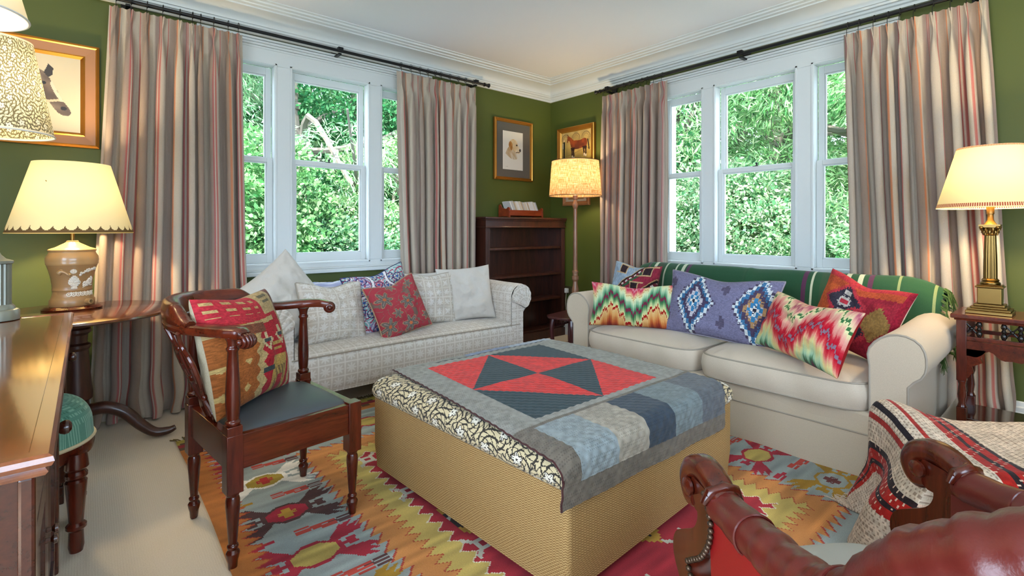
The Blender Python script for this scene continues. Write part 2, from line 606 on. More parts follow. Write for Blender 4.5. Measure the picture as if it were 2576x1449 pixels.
def window(name, loc, rz, z0, z1, zm, zbot, sill, hw=0.303, mull=0.13, side=0.385):
    w = bpy.data.objects.new(name, None)
    COL.objects.link(w)
    w.location = loc
    w.rotation_euler = (0, 0, rz)
    struct(w)
    lights = [(-hw - mull - side, -hw - mull), (-hw, hw), (hw + mull, hw + mull + side)]
    out = hw + mull + side + 0.06
    head = z1 + 0.11
    m = MB()
    y0, y1 = -0.014, 0.07
    m.box((-out, y0, zbot), (out, y1, z0)).box((-out, y0, z1), (out, y1, head))
    xs = [-out] + [x for l in lights for x in l] + [out]
    for k in range(0, 8, 2):
        m.box((xs[k], y0, z0), (xs[k + 1], y1, z1))
    m.build('casing', M_white, w, smooth=0, bevel=0.004)
    m = MB()                                             # raised beads round each light
    for a, b in lights:
        for lo, hi in (((a - 0.018, z0 - 0.018), (a - 0.004, z1 + 0.018)), ((b + 0.004, z0 - 0.018), (b + 0.018, z1 + 0.018)),
                       ((a - 0.018, z0 - 0.018), (b + 0.018, z0 - 0.004)), ((a - 0.018, z1 + 0.004), (b + 0.018, z1 + 0.018))):
            m.box((lo[0], y0 - 0.006, lo[1]), (hi[0], y0 + 0.002, hi[1]))
    m.build('bead', M_white, w, smooth=0, bevel=0.002)
    m = MB()
    for k, (zz, d) in enumerate([(head, 0.012), (head + 0.018, 0.022), (head + 0.036, 0.03), (head + 0.06, 0.022)]):
        m.box((-out - 0.05, -d, zz), (out + 0.05, 0.0, zz + 0.0175))
    m.build('architrave', M_white, w, smooth=0, bevel=0.003)
    if sill:
        MB().box((-out - 0.06, -0.05, sill), (out + 0.06, 0.0, sill + 0.03)).box((-out - 0.03, -0.03, sill + 0.03), (out + 0.03, 0.0, sill + 0.045)).build('sill', M_white, w, smooth=0, bevel=0.006)
    for a, b in lights:
        def sash(za, zb, y, top, bot):
            m = MB()
            st = 0.038
            m.box((a, y, za), (a + st, y + 0.032, zb)).box((b - st, y, za), (b, y + 0.032, zb))
            m.box((a + st, y, zb - top), (b - st, y + 0.032, zb)).box((a + st, y, za), (b - st, y + 0.032, za + bot))
            e = 0.010
            for q in ((a + st, a + st + e, za + bot, zb - top), (b - st - e, b - st, za + bot, zb - top), (a + st + e, b - st - e, za + bot, za + bot + e), (a + st + e, b - st - e, zb - top - e, zb - top)):
                m.box((q[0], y + 0.009, q[2]), (q[1], y + 0.03, q[3]))
            s = m.build('sash', M_white, w, smooth=0, bevel=0.002)
            MB().box((a + st, y + 0.014, za + bot), (b - st, y + 0.018, zb - top)).build('pane', M_glass, s, smooth=0)
            return s
        sash(zm, z1, 0.072, 0.055, 0.032)
        s = sash(z0, zm + 0.032, 0.036, 0.034, 0.062)
        if b - a > 0.5:
            c = (a + b) / 2
            m = MB().lathe([(0.012, 0), (0.013, 0.006), (0.005, 0.010), (0.005, 0.018)], 12, T(c, 0.052, zm + 0.032)).ball((c, 0.052, zm + 0.055), 0.009)
            m.box((c - 0.028, 0.046, zm + 0.032), (c + 0.006, 0.058, zm + 0.038))
            m.build('catch', M_black, s)
    MB().box((-out + 0.02, 0.07, z0 - 0.02), (-out + 0.05, 0.25, z1 + 0.03)).box((out - 0.05, 0.07, z0 - 0.02), (out - 0.02, 0.25, z1 + 0.03)) \
        .box((-out + 0.02, 0.07, z0 - 0.05), (out - 0.02, 0.3, z0 - 0.02)).build('reveal', M_white, w, smooth=0)
    return w

window('window_1', (1.505, WA, 0), 0, 0.891, 2.364, 1.650, 0.80, 0.80)
window('window_2', (WB, 1.751, 0), -PI / 2, 0.870, 2.325, 1.610, 0.74, None)

# green ledge under the left window
m = MB().box((0.5, WA - 0.035, 0.70), (2.5, WA, 0.715)).box((0.5, WA - 0.02, 0.67), (2.5, WA, 0.70)).box((0.5, WA - 0.03, 0.655), (2.5, WA, 0.67))
struct(m.build('trim_3', plain('dark_green_trim', '#3f6a4c', 0.4), smooth=0, bevel=0.004))
# ------------------------------------------------------------------ curtains and rods
def curtain_rod(name_label, loc, rz, x0, x1, mid, ends):
    r = thing('curtain_rod', name_label, 'curtain rod', loc, rz, None)
    MB().tube([(x0, 0, 0), (x1, 0, 0)], 0.0125, 14).build('pole', M_black, r)
    for x, sgn in ends:
        m = MB().lathe([(0.0, 0), (0.017, 0.002), (0.019, 0.012), (0.014, 0.018), (0.014, 0.05), (0.019, 0.056), (0.021, 0.066), (0.012, 0.074), (0.0, 0.075)], 14, T(x, 0, 0, 0, sgn * PI / 2, 0), cap=False)
        m.build('finial', M_black, r)
    for x in mid:
        m = MB().box((x - 0.02, -0.018, -0.006), (x + 0.02, 0.018, 0.026)).box((x - 0.012, 0.0, -0.03), (x + 0.012, 0.115, -0.016)).box((x - 0.03, 0.105, -0.05), (x + 0.03, 0.117, 0.03))
        m.build('bracket', M_black, r, smooth=0, bevel=0.002)
    return r
curtain_rod('black iron curtain rod over the left window', (0, 3.88, 2.553), 0, 0.03, 2.95, (0.2, 1.53, 2.86), ((2.95, 1), (0.03, -1)))
curtain_rod('black iron curtain rod over the right window', (3.867, 0, 2.505), -PI / 2, -3.18, -0.26, (-3.1, -1.80, -0.45), ((-3.18, -1), (-0.26, 1)))

STR = [(0.00, '#b3a596'), (0.15, '#b6a999'), (0.158, '#a8615a'), (0.180, '#ad6a62'), (0.188, '#ad9c8d'), (0.26, '#98877a'), (0.40, '#8d7a6c'), (0.46, '#927f71'), (0.468, '#b97452'), (0.492, '#c08160'), (0.50, '#bbad9a'), (0.66, '#bdb09d'),
       (0.72, '#968479'), (0.83, '#8f7d74'), (0.838, '#a05c5a'), (0.856, '#a05c5a'), (0.864, '#b0a294'), (0.880, '#b0a294'), (0.888, '#a8625a'), (0.906, '#a8625a'), (0.914, '#b3a596'), (1.0, '#b3a596')]
_sx = np.array([p for p, _ in STR]); _sc = np.array([S(c) for _, c in STR])
def stripes(t):
    t = t % 1.0
    return np.stack([np.interp(t, _sx, _sc[:, k]) for k in range(3)], -1)

def curtain(label, loc, rz, top, bot, ztop, K, seed, flare=0.0, width=2.0, lead=1):
    """top=(x0,x1) at the heading, bot=(x0,x1) at the floor; lead=+1 if the free edge is on the right"""
    rnd = random.Random(seed)
    c = thing('curtain', label, 'curtain', loc, rz, 'striped linen curtains')
    nu, nv = 461, 84
    u = np.linspace(0, 1, nu)
    zz = np.concatenate([np.linspace(0, 0.16, 22), np.linspace(0.16, 1, nv - 21)[1:]])
    U, V = np.meshgrid(u, zz, indexing='ij')
    gaps = np.array([0.55 + rnd.random() for _ in range(K)]); gaps /= gaps.sum()
    edges = np.concatenate([[0], np.cumsum(gaps)])
    ph = np.interp(U, edges, np.arange(K + 1))
    H = ztop - 0.006
    below = V * H
    A = np.interp(below, [0, 0.05, 0.105, 0.2, 0.5, 1.2, 2.0, 2.5], [0.72, 0.60, 0.46, 0.72, 0.9, 1.0, 1.05, 1.1])
    fr = ph - np.floor(ph)
    amp = np.array([rnd.uniform(0.75, 1.2) for _ in range(K + 1)])[np.clip(np.floor(ph).astype(int), 0, K)]
    # below the heading the pleats open into deep rounded folds; at the heading they are pinched cups on flat cloth
    omega = np.cos(2 * PI * (fr - 0.5)) * 0.5
    wdt = np.interp(below, [0, 0.045, 0.085, 0.105, 0.13, 0.20, 0.30], [0.17, 0.15, 0.085, 0.06, 0.085, 0.17, 0.22])
    hgt = np.interp(below, [0, 0.045, 0.085, 0.105, 0.13, 0.20], [0.050, 0.046, 0.032, 0.026, 0.034, 0.060])
    cup = np.exp(-np.abs((fr - 0.5) / wdt) ** 2.6) * hgt * (1 - np.interp(below, [0, 0.06, 0.1], [0.45, 0.3, 0.0]) * np.exp(-((fr - 0.5) / 0.05) ** 2))
    op = sstep(0.11, 0.42, below)
    wig = (vnoise(ph * 1.3 + seed, V * 3.0, seed) - 0.5)
    d = (1 - op) * (cup - 0.012) * amp + op * 0.086 * A * amp * omega + 0.03 * wig * sstep(0.2, 1.2, below)
    X = (top[0] * (1 - V) + bot[0] * V) * (1 - U) + (top[1] * (1 - V) + bot[1] * V) * U
    W = top[1] - top[0]
    X = X + 0.15 * W / K * np.sin(4 * PI * (fr - 0.5)) * op
    X = X + W / K * (fr - 0.5) * np.interp(below, [0, 0.06, 0.105, 0.16, 0.3], [0.10, 0.0, -0.35, -0.10, 0.0]) * np.exp(-((fr - 0.5) / 0.16) ** 2)
    X = X + 0.03 * (vnoise(ph * 0.7 + 3 * seed, V * 2.2, seed + 5) - 0.5) * sstep(0.3, 2.0, below)
    Y = -d - flare * sstep(1.35, 2.52, below) ** 1.5 * (0.75 + 0.5 * vnoise(ph * 1.0, V * 0 + 1, seed + 2))
    # cloth buckles where it meets the floor
    buck = sstep(ztop - 0.42, ztop, below)
    Y = Y + buck * 0.020 * np.sin(below * 22 + ph * 2.1)
    X = X + buck * 0.011 * np.sin(below * 15 + ph * 1.7 + seed)
    Z = ztop - below - 0.010 * np.abs(np.sin(PI * ph)) * (below < 0.02)
    edge = (U > 0.985) if lead > 0 else (U < 0.015)
    P = np.stack([X, Y, Z], 2)
    um = (u[:-1] + u[1:]) / 2
    col = stripes(um * width / 0.40 + seed * 0.37)
    cols = np.repeat(col[:, None, :], nv - 1, 1)
    sheet('drape', P, cols, M_cloth, c)
    for k in range(K):
        xc = np.interp((edges[k] + edges[k + 1]) / 2, [0, 1], top)
        m = MB()
        m.tube([(xc + 0.004, 0.021 * math.cos(a), 0.056 + 0.021 * math.sin(a)) for a in np.linspace(0, 2 * PI, 18, endpoint=False)], 0.0022, 6, closed=True)
        m.tube([(xc, -0.012, 0.035), (xc, -0.016, 0.012), (xc, -0.014, -0.02)], 0.0018, 6)
        m.build('curtain_ring', M_black, c, loc=(0, 0, ztop - 0.006))
    return c
curtain('striped linen curtain at left of left window, behind the round table', (0, 3.873, 0.006), 0, (0.11, 0.835), (0.01, 0.88), 2.50, 10, 3, flare=0.15, lead=1)
curtain('striped linen curtain between the left window and the bookcase', (0, 3.873, 0.006), 0, (2.02, 2.86), (2.10, 2.815), 2.495, 10, 8, lead=-1)
curtain('striped linen curtain beside the floor lamp, left of right window', (3.86, 0, 0.006), -PI / 2, (-3.165, -2.44), (-3.19, -2.46), 2.445, 10, 11, lead=1)
curtain('striped linen curtain behind the brass column lamp', (3.86, 0, 0.006), -PI / 2, (-1.105, -0.40), (-1.04, -0.28), 2.445, 10, 21, flare=0.055, lead=-1)
# ------------------------------------------------------------------ woven and printed patterns (U, V in -1..1 across the cloth)
def ramp_cols(t, stops):
    xs = np.array([p for p, _ in stops]); cs = np.array([S(c) for _, c in stops])
    return np.stack([np.interp(t, xs, cs[:, k]) for k in range(3)], -1)

def put(c, mask, col):
    c[mask] = S(col)

def hash1(i, seed=0):
    n = np.sin(i * 12.9898 + seed * 78.233) * 43758.5453
    return n - np.floor(n)

def flame_green(U, V):
    k = np.floor(U * 70)
    uq = k / 70
    t = V * 0.95 + 0.42 * np.cos(2 * PI * uq * 0.98) + 0.26 * (np.abs(((uq * 6.5) % 1) - 0.5) - 0.25) * 2 + 0.10 * (np.abs(((uq * 23) % 1) - 0.5) - 0.25) * 2 + 0.05 * (hash1(k) - 0.5)
    t = np.floor(t * 44) / 44
    return muted(ramp_cols(t, [(-1.4, '#8c2c24'), (-1.15, '#c0602f'), (-0.95, '#dd9a55'), (-0.64, '#e3bb7c'), (-0.62, '#a81a16'), (-0.52, '#a81a16'), (-0.50, '#e6d592'), (-0.36, '#bccd92'), (-0.2, '#5e8f58'),
                         (-0.08, '#2f6b48'), (-0.06, '#7c2844'), (0.07, '#7c2844'), (0.09, '#3a7852'), (0.3, '#8fbd95'), (0.5, '#d8e6b8'), (0.7, '#e9dfa4'), (0.74, '#b5713f'), (0.77, '#efdba0'), (0.95, '#e9897a'), (1.12, '#d22f52'), (1.25, '#e5a0a8'), (1.4, '#b8193a')]))

def muted(c, k=0.94, d=0.04):
    g_ = c.mean(-1, keepdims=True)
    return (c * (1 - d) + g_ * d) * k

def flame_red(U, V):
    k = np.floor(U * 70)
    uq = k / 70
    t = V * 0.95 + 0.40 * np.cos(2 * PI * (uq * 0.85 + 0.03)) + 0.26 * (np.abs(((uq * 6) % 1) - 0.5) - 0.25) * 2 + 0.10 * (np.abs(((uq * 21) % 1) - 0.5) - 0.25) * 2 + 0.06 * (hash1(k, 3) - 0.5)
    t = np.floor(t * 44) / 44
    return muted(ramp_cols(t, [(-1.4, '#7a3a55'), (-1.25, '#4a7a55'), (-1.1, '#a8cfae'), (-0.9, '#d7e2a8'), (-0.72, '#efd890'), (-0.55, '#ee9f86'), (-0.42, '#dd4a4c'), (-0.23, '#be0f28'), (-0.21, '#8a7485'), (-0.12, '#8a7485'), (-0.10, '#be0f28'),
                         (0.08, '#cf2a3a'), (0.2, '#ea8d83'), (0.42, '#f0b39c'), (0.55, '#efe6ac'), (0.6, '#efe6ac'), (0.61, '#3f7646'), (0.70, '#3f7646'), (0.71, '#efe6ac'), (0.9, '#eeb09a'), (1.1, '#b8586c'), (1.25, '#f0d0a8'), (1.4, '#c8505a')]))

def steps(x, n):
    return np.floor(x * n + 0.5) / n

def ikat_blue(U, V):
    x = steps(U * 0.92, 22) + 0.815
    y = steps(V * 0.78 + 0.0, 16)
    c = np.zeros(U.shape + (3,)); c[:] = S('#76738f')
    cx, cy = (x % 1.0) - 0.5, y
    d = np.abs(cx) * 2.75 + np.abs(y) * 1.12
    jag = 0.05 * (hash1(np.floor(U * 50) + 57 * np.floor(V * 24)) - 0.5)
    d = d + jag
    put(c, d < 0.98, '#4a4257'); put(c, d < 0.92, '#ccd2d4'); put(c, d < 0.80, '#3e6d94'); put(c, d < 0.66, '#4a4058')
    put(c, d < 0.46, '#b9b4bb'); put(c, d < 0.32, '#3a7aa6'); put(c, d < 0.15, '#d9dad6'); put(c, d < 0.07, '#2d3040')
    e = np.abs((x % 1.0) - 0.5)
    e2 = (0.5 - e) * 2.6 + np.abs(np.abs(y) - 0.45) * 1.6
    put(c, (e2 < 0.24) & (d > 1.0), '#565066')
    far = (np.floor(x) >= 1) & (d > 0.34) & (d < 0.46)
    put(c, far & (U > 0.45), '#a5825c')
    n = vnoise(U * 60, V * 60, 2)[..., None]
    return c * (0.88 + 0.22 * n)

def kilim_corner(U, V):
    """red hooked kilim of the cushion in the corner chair"""
    x, y = steps(U, 18), steps(V, 26)
    c = paint(U.shape, '#9c5a2c')
    put(c, x > -0.26, '#aa2630')
    zig = 0.10 * (np.abs(((V * 4.2) % 1) - 0.5) * 2)
    put(c, np.abs(U + 0.30 - zig) < 0.09, '#b79c6c')
    put(c, (V > 0.45) & (U < 0.25), '#b4303a')
    put(c, (V > 0.62) & (U < 0.1) & (((V * 7) % 1) < 0.35) & (((U * 3.1) % 1) < 0.6), '#b99b67')
    put(c, (np.abs(V - 0.42 - 0.08 * U) < 0.05) & (U < 0.4), '#b79c6c')
    put(c, (V < 0.42) & (V > 0.22) & (U < 0.05) & (U > -0.7), '#7d4a36')
    put(c, (V > 0.55) & (U > 0.2), '#b39a6e')
    put(c, (V > 0.72) & (U > 0.35) & (((V * 9) % 1) < 0.45), '#6c6450')
    put(c, (U > 0.78) & (V > -0.1), '#75504a')
    put(c, np.abs(U - 0.74 + 0.06 * np.abs(((V * 5) % 1) - 0.5)) < 0.06, '#b7a17a')
    # yellow house and comb
    put(c, (np.abs(U - 0.30) < 0.26 - 0.10 * np.maximum(0, V + 0.45)) & (V < -0.32), '#b08f4e')
    put(c, (np.abs(U - 0.30) < 0.17) & (V < -0.52) & (((U * 9 + V * 5) % 1) < 0.55), '#7b6340')
    put(c, (np.abs(U - 0.30) < 0.09) & (V < -0.7), '#a83038')
    put(c, (np.abs(U - 0.30) < 0.15) & (np.abs(V + 0.14) < 0.13) & (((V * 9) % 1) < 0.55), '#b08f4e')
    # white hooks with a grey bar
    for hx, hy in ((0.0, 0.02), (0.50, 0.08)):
        r = np.abs(steps(U - hx, 22)) + np.abs(steps(V - hy, 22))
        put(c, (r < 0.19) & (r > 0.10) & (V < hy + 0.05), '#c7b48c')
        put(c, (np.abs(U - hx) < 0.05) & (np.abs(V - hy - 0.11) < 0.07), '#c7b48c')
        put(c, (np.abs(U - hx) < 0.11) & (np.abs(V - hy) < 0.035), '#454a4c')
    put(c, (np.abs(V + 0.52) < 0.05) & (np.abs(U + 0.06) < 0.15), '#3f4546')
    put(c, (np.abs(V + 0.30) < 0.05) & (U > 0.62), '#3f4546')
    put(c, (U < -0.3) & (np.abs(((V * 2.2) % 1) - 0.5) + np.abs(((U * 2.6) % 1) - 0.5) < 0.17) & (V < -0.2), '#b99b62')
    n = vnoise(U * 40, V * 70, 5)[..., None]
    return c * (0.82 + 0.3 * n)

def kilim_diag(U, V):
    """blue and red kilim cushion with diagonal bands"""
    c = paint(U.shape, '#8d9fae')
    s = U * 0.75 - V * 0.66
    put(c, (s > -0.28), '#8e2f40')
    put(c, s > 0.78, '#3f6a4c')
    for off in (-0.22, 0.62):
        w = s - off
        put(c, np.abs(w) < 0.16, '#6d2b36')
        put(c, np.abs(w + 0.10) < 0.03, '#20211f')
        put(c, (np.abs(w + 0.02) < 0.035) & (((U + V) * 3.2 % 1) < 0.5), '#cfcac2')
        put(c, np.abs(w - 0.10) < 0.05, '#355a3e')
        put(c, np.abs(w + 0.155) < 0.015, '#b79a6a')
    for qx, qy in ((0.22, 0.0), (0.6, 0.72), (-0.42, 0.75), (-0.05, -0.75)):
        a, b = np.abs(U - qx), np.abs(V - qy)
        put(c, (a < 0.19) & (b < 0.22), '#bb9c74')
        put(c, (a < 0.15) & (b < 0.17), '#33262a')
        put(c, (np.abs(V - qy + 0.2) < 0.03) & (U < qx) & (U > qx - 0.36), '#bb9c74')
        put(c, (np.abs(V - qy - 0.2) < 0.03) & (U > qx) & (U < qx + 0.36), '#bb9c74')
    n = vnoise(U * 50, V * 14, 7)[..., None]
    return c * (0.85 + 0.25 * n)

def kilim_red(U, V):
    """red and plum kilim cushion with lozenges"""
    x, y = steps(U, 22), steps(V, 22)
    jag = 0.05 * (np.abs(((U + V) * 9 % 1) - 0.5) + np.abs(((U - V) * 9 % 1) - 0.5))
    c = paint(U.shape, '#912734')
    put(c, (U - V * 0.4 < -0.55 + jag), '#b8562e')
    put(c, (V > 0.62 + jag), '#aa4a2e')
    put(c, (V > 0.85), '#a8323a')
    for qx, qy in ((-0.25, 0.28), (0.05, -0.42), (-0.6, -0.85)):
        d = np.abs(x - qx) * 1.0 + np.abs(y - qy) * 0.85 + jag
        put(c, d < 0.58, '#b03540'); put(c, d < 0.47, '#38333f')
        put(c, (d < 0.25) & (np.abs(np.abs(x - qx) - np.abs(y - qy)) < 0.12), '#b9b0a8')
        put(c, (np.abs(x - qx) < 0.07) & (np.abs(y - qy) < 0.08), '#b03540')
        put(c, (np.abs(np.abs(y - qy) - 0.33) < 0.07) & (np.abs(x - qx) < 0.07), '#b9b0a8')
    d = np.abs(x - 0.62) + np.abs(y + 0.08) * 0.7 + jag
    put(c, d < 0.38, '#8a6b3c')
    put(c, U > 0.9, '#8f1f30')
    n = vnoise(U * 60, V * 30, 9)[..., None]
    return c * (0.84 + 0.28 * n)

def centres(n, seed, asp=1.0):
    r = np.random.default_rng(seed)
    pts = []
    tries = 0
    lim = 1.5 / math.sqrt(n)
    while len(pts) < n and tries < 4000:
        p = r.uniform(-1, 1, 2); tries += 1
        if all((p[0] - q[0]) ** 2 * asp + (p[1] - q[1]) ** 2 > lim * lim for q in pts):
            pts.append(p)
    return np.array(pts)

def nearest(U, V, pts, asp=1.0):
    best = np.full(U.shape, 9.0); k = np.zeros(U.shape, int)
    for i, (a, b) in enumerate(pts):
        d = np.sqrt((U - a) ** 2 * asp + (V - b) ** 2)
        m = d < best
        best[m] = d[m]; k[m] = i
    p = pts[k]
    ang = np.arctan2(V - p[..., 1], (U - p[..., 0]) * math.sqrt(asp))
    return best, ang, k

def red_floral(U, V):
    c = paint(U.shape, '#a8404a')
    d, a, k = nearest(U, V, np.array([(-0.62, 0.42), (0.18, 0.12), (0.05, -0.72), (0.55, 0.75), (-0.15, 0.95), (-0.75, -0.55), (0.8, -0.6), (0.75, 0.2), (-0.35, -0.2)]))
    big = (k < 3) | (k == 5)
    R = np.where(big, 0.30, 0.17) * (0.72 + 0.28 * np.cos(6 * a + k))
    st = np.abs(np.sin(4.2 * d * 4 + a * 2.0 + k)) < 0.13
    put(c, st & (d > 0.2), '#8c6a5c')
    put(c, d < R + 0.035, '#a98468'); put(c, d < R, '#6d645f')
    put(c, (d < R * 0.8) & (np.abs(np.sin(3 * a + k / 2)) < 0.25), '#8e857c')
    put(c, (d < 0.06) & big, '#c06a44')
    lf = vnoise(U * 7, V * 7, 4)
    put(c, (lf > 0.78) & (d > R + 0.06), '#7a655c')
    return c

def paisley(U, V):
    pts = centres(34, 5)
    d, a, k = nearest(U, V, pts)
    base = np.array([S(h) for h in ('#86b3b3', '#c9c4d0', '#7a9fae', '#b7667a', '#9fc4c0', '#8f8ab0')])
    c = base[k % 6].copy()
    put(c, np.sin(d * 60 + 2 * np.sin(a * 3)) > 0.55, '#d9d3d8')
    put(c, np.sin(a * 6 + d * 26 + k) > 0.72, '#a64860')
    put(c, (np.abs(d - 0.13) < 0.016), '#3f3f6a')
    put(c, d < 0.045, '#42609a')
    dd = np.minimum(np.hypot(U + 0.8, V - 0.75), np.hypot(U - 0.8, V - 0.75))
    put(c, np.abs(dd - 0.55) < 0.035, '#e6e2e6'); put(c, np.abs(dd - 0.50) < 0.012, '#3a2c4a')
    return c

def tiles(nx, ny):
    def f(U, V):
        x = (U * nx / 2) % 1 - 0.5; y = (V * ny / 2) % 1 - 0.5
        c = paint(U.shape, '#cbc2b6')
        r = np.hypot(x, y); a = np.arctan2(y, x)
        put(c, np.maximum(np.abs(x), np.abs(y)) < 0.42, '#c0b6a9')
        put(c, (r < 0.30 + 0.11 * np.cos(8 * a)) & (np.abs(np.sin(8 * a)) > 0.22), '#d6d1ca')
        put(c, np.maximum(np.abs(x), np.abs(y)) > 0.475, '#d6d0c6')
        return c
    return f

def toile(U, V, light='#d9cfba', ink='#3a3733', n=60, seed=3, asp=1.0, dens=0.0):
    pts = centres(n, seed, asp)
    d, a, k = nearest(U, V, pts, asp)
    sc = math.sqrt(n)
    c = paint(U.shape, light)
    pet = 0.60 / sc * (0.8 + 0.2 * np.cos(5 * a + k))
    put(c, (np.sin(a * 7 + d * sc * 9 + k) > 0.35 + dens) & (d > pet * 1.15), ink)
    put(c, (np.sin(a * 3 - d * sc * 14 + k * 2) > 0.72 + dens * 0.5) & (d > pet), ink)
    put(c, d < pet, '#ece4d2')
    put(c, np.abs(d - pet) < (0.088 - dens * 0.13) / sc, ink)
    put(c, (d < pet * 0.85) & (np.abs(np.sin(2.5 * a + k / 2)) < 0.12), ink)
    put(c, d < 0.09 / sc, ink)
    return c

# ------------------------------------------------------------------ cushions
def cushion(label, w, h, t, loc, yaw, lean, roll, pat, mat, back='#d2c8b8', N=84, pip=None, chop=0.0, slump=0.0, seed=1, name='cushion', group=None, wr=0.012):
    a = np.linspace(-1, 1, N); b = np.linspace(-1, 1, N)
    A, B = np.meshgrid(a, b, indexing='ij')
    As, Bs = np.sin(A * PI / 2) * 0.35 + A * 0.65, np.sin(B * PI / 2) * 0.35 + B * 0.65
    pin = 0.075
    X = w / 2 * As * (1 - pin * (1 - Bs ** 2)) 
    Z = h / 2 * Bs * (1 - pin * 1.1 * (1 - As ** 2))
    prof = ((1 - As ** 2) * (1 - Bs ** 2)).clip(0) ** 0.40
    wn = (vnoise(A * 4 + seed, B * 4, seed) - 0.5) * 2 + 0.5 * (vnoise(A * 9 + B * 5, B * 8 - A * 4, seed + 4) - 0.5)
    rad = np.abs(np.sin(np.arctan2(Bs, As) * 2)) ** 3 * np.sin(np.hypot(As, Bs) * 9 + seed) * 0.35
    Yf = t * 0.64 * prof + wr * (wn + rad) * prof
    Zc = -chop * np.exp(-(As / 0.45) ** 2) * sstep(-0.2, 1.0, Bs)
    Z = Z + Zc
    sl = slump * (1 - Bs) * 0.5
    front = np.stack([X, -Yf * (1 + sl), Z], 2)
    rear = np.stack([X, Yf * 0.8, Z], 2)
    am = (As[:-1, :-1] + As[1:, 1:]) / 2; bm_ = (Bs[:-1, :-1] + Bs[1:, 1:]) / 2
    cf = pat(am, bm_) if callable(pat) else np.broadcast_to(S(pat), am.shape + (3,))
    cb = np.broadcast_to(S(back), am.shape + (3,))
    idx = np.arange(N * N).reshape(N, N)
    def quads(ix, flip):
        q = [ix[:-1, :-1].ravel(), ix[1:, :-1].ravel(), ix[1:, 1:].ravel(), ix[:-1, 1:].ravel()]
        return np.stack(q[::-1] if flip else q, 1)
    # the two faces share the seam
    ir = idx + N * N
    ir = ir.copy()
    for s in (np.s_[0, :], np.s_[-1, :], np.s_[:, 0], np.s_[:, -1]):
        ir[s] = idx[s]
    V = np.concatenate([front.reshape(-1, 3), rear.reshape(-1, 3)])
    F = np.concatenate([quads(idx, False), quads(ir, True)])
    used = np.zeros(len(V), bool); used[F.ravel()] = True
    remap = np.cumsum(used) - 1
    o = raw(name, V[used], remap[F], np.concatenate([cf.reshape(-1, 3), cb.reshape(-1, 3)]), mat)
    o.matrix_world = Matrix.Translation(loc) @ Matrix.Rotation(yaw, 4, 'Z') @ Matrix.Rotation(-lean, 4, 'X') @ Matrix.Rotation(roll, 4, 'Y')
    tag(o, label, 'cushion', group)
    if pip:
        per = [front[i, 0] for i in range(N)] + [front[-1, j] for j in range(1, N)] + [front[i, -1] for i in range(N - 2, -1, -1)] + [front[0, j] for j in range(N - 2, 0, -1)]
        MB().tube(per[::2], 0.0055, 6, closed=True).build('piping', pip, o)
    return o
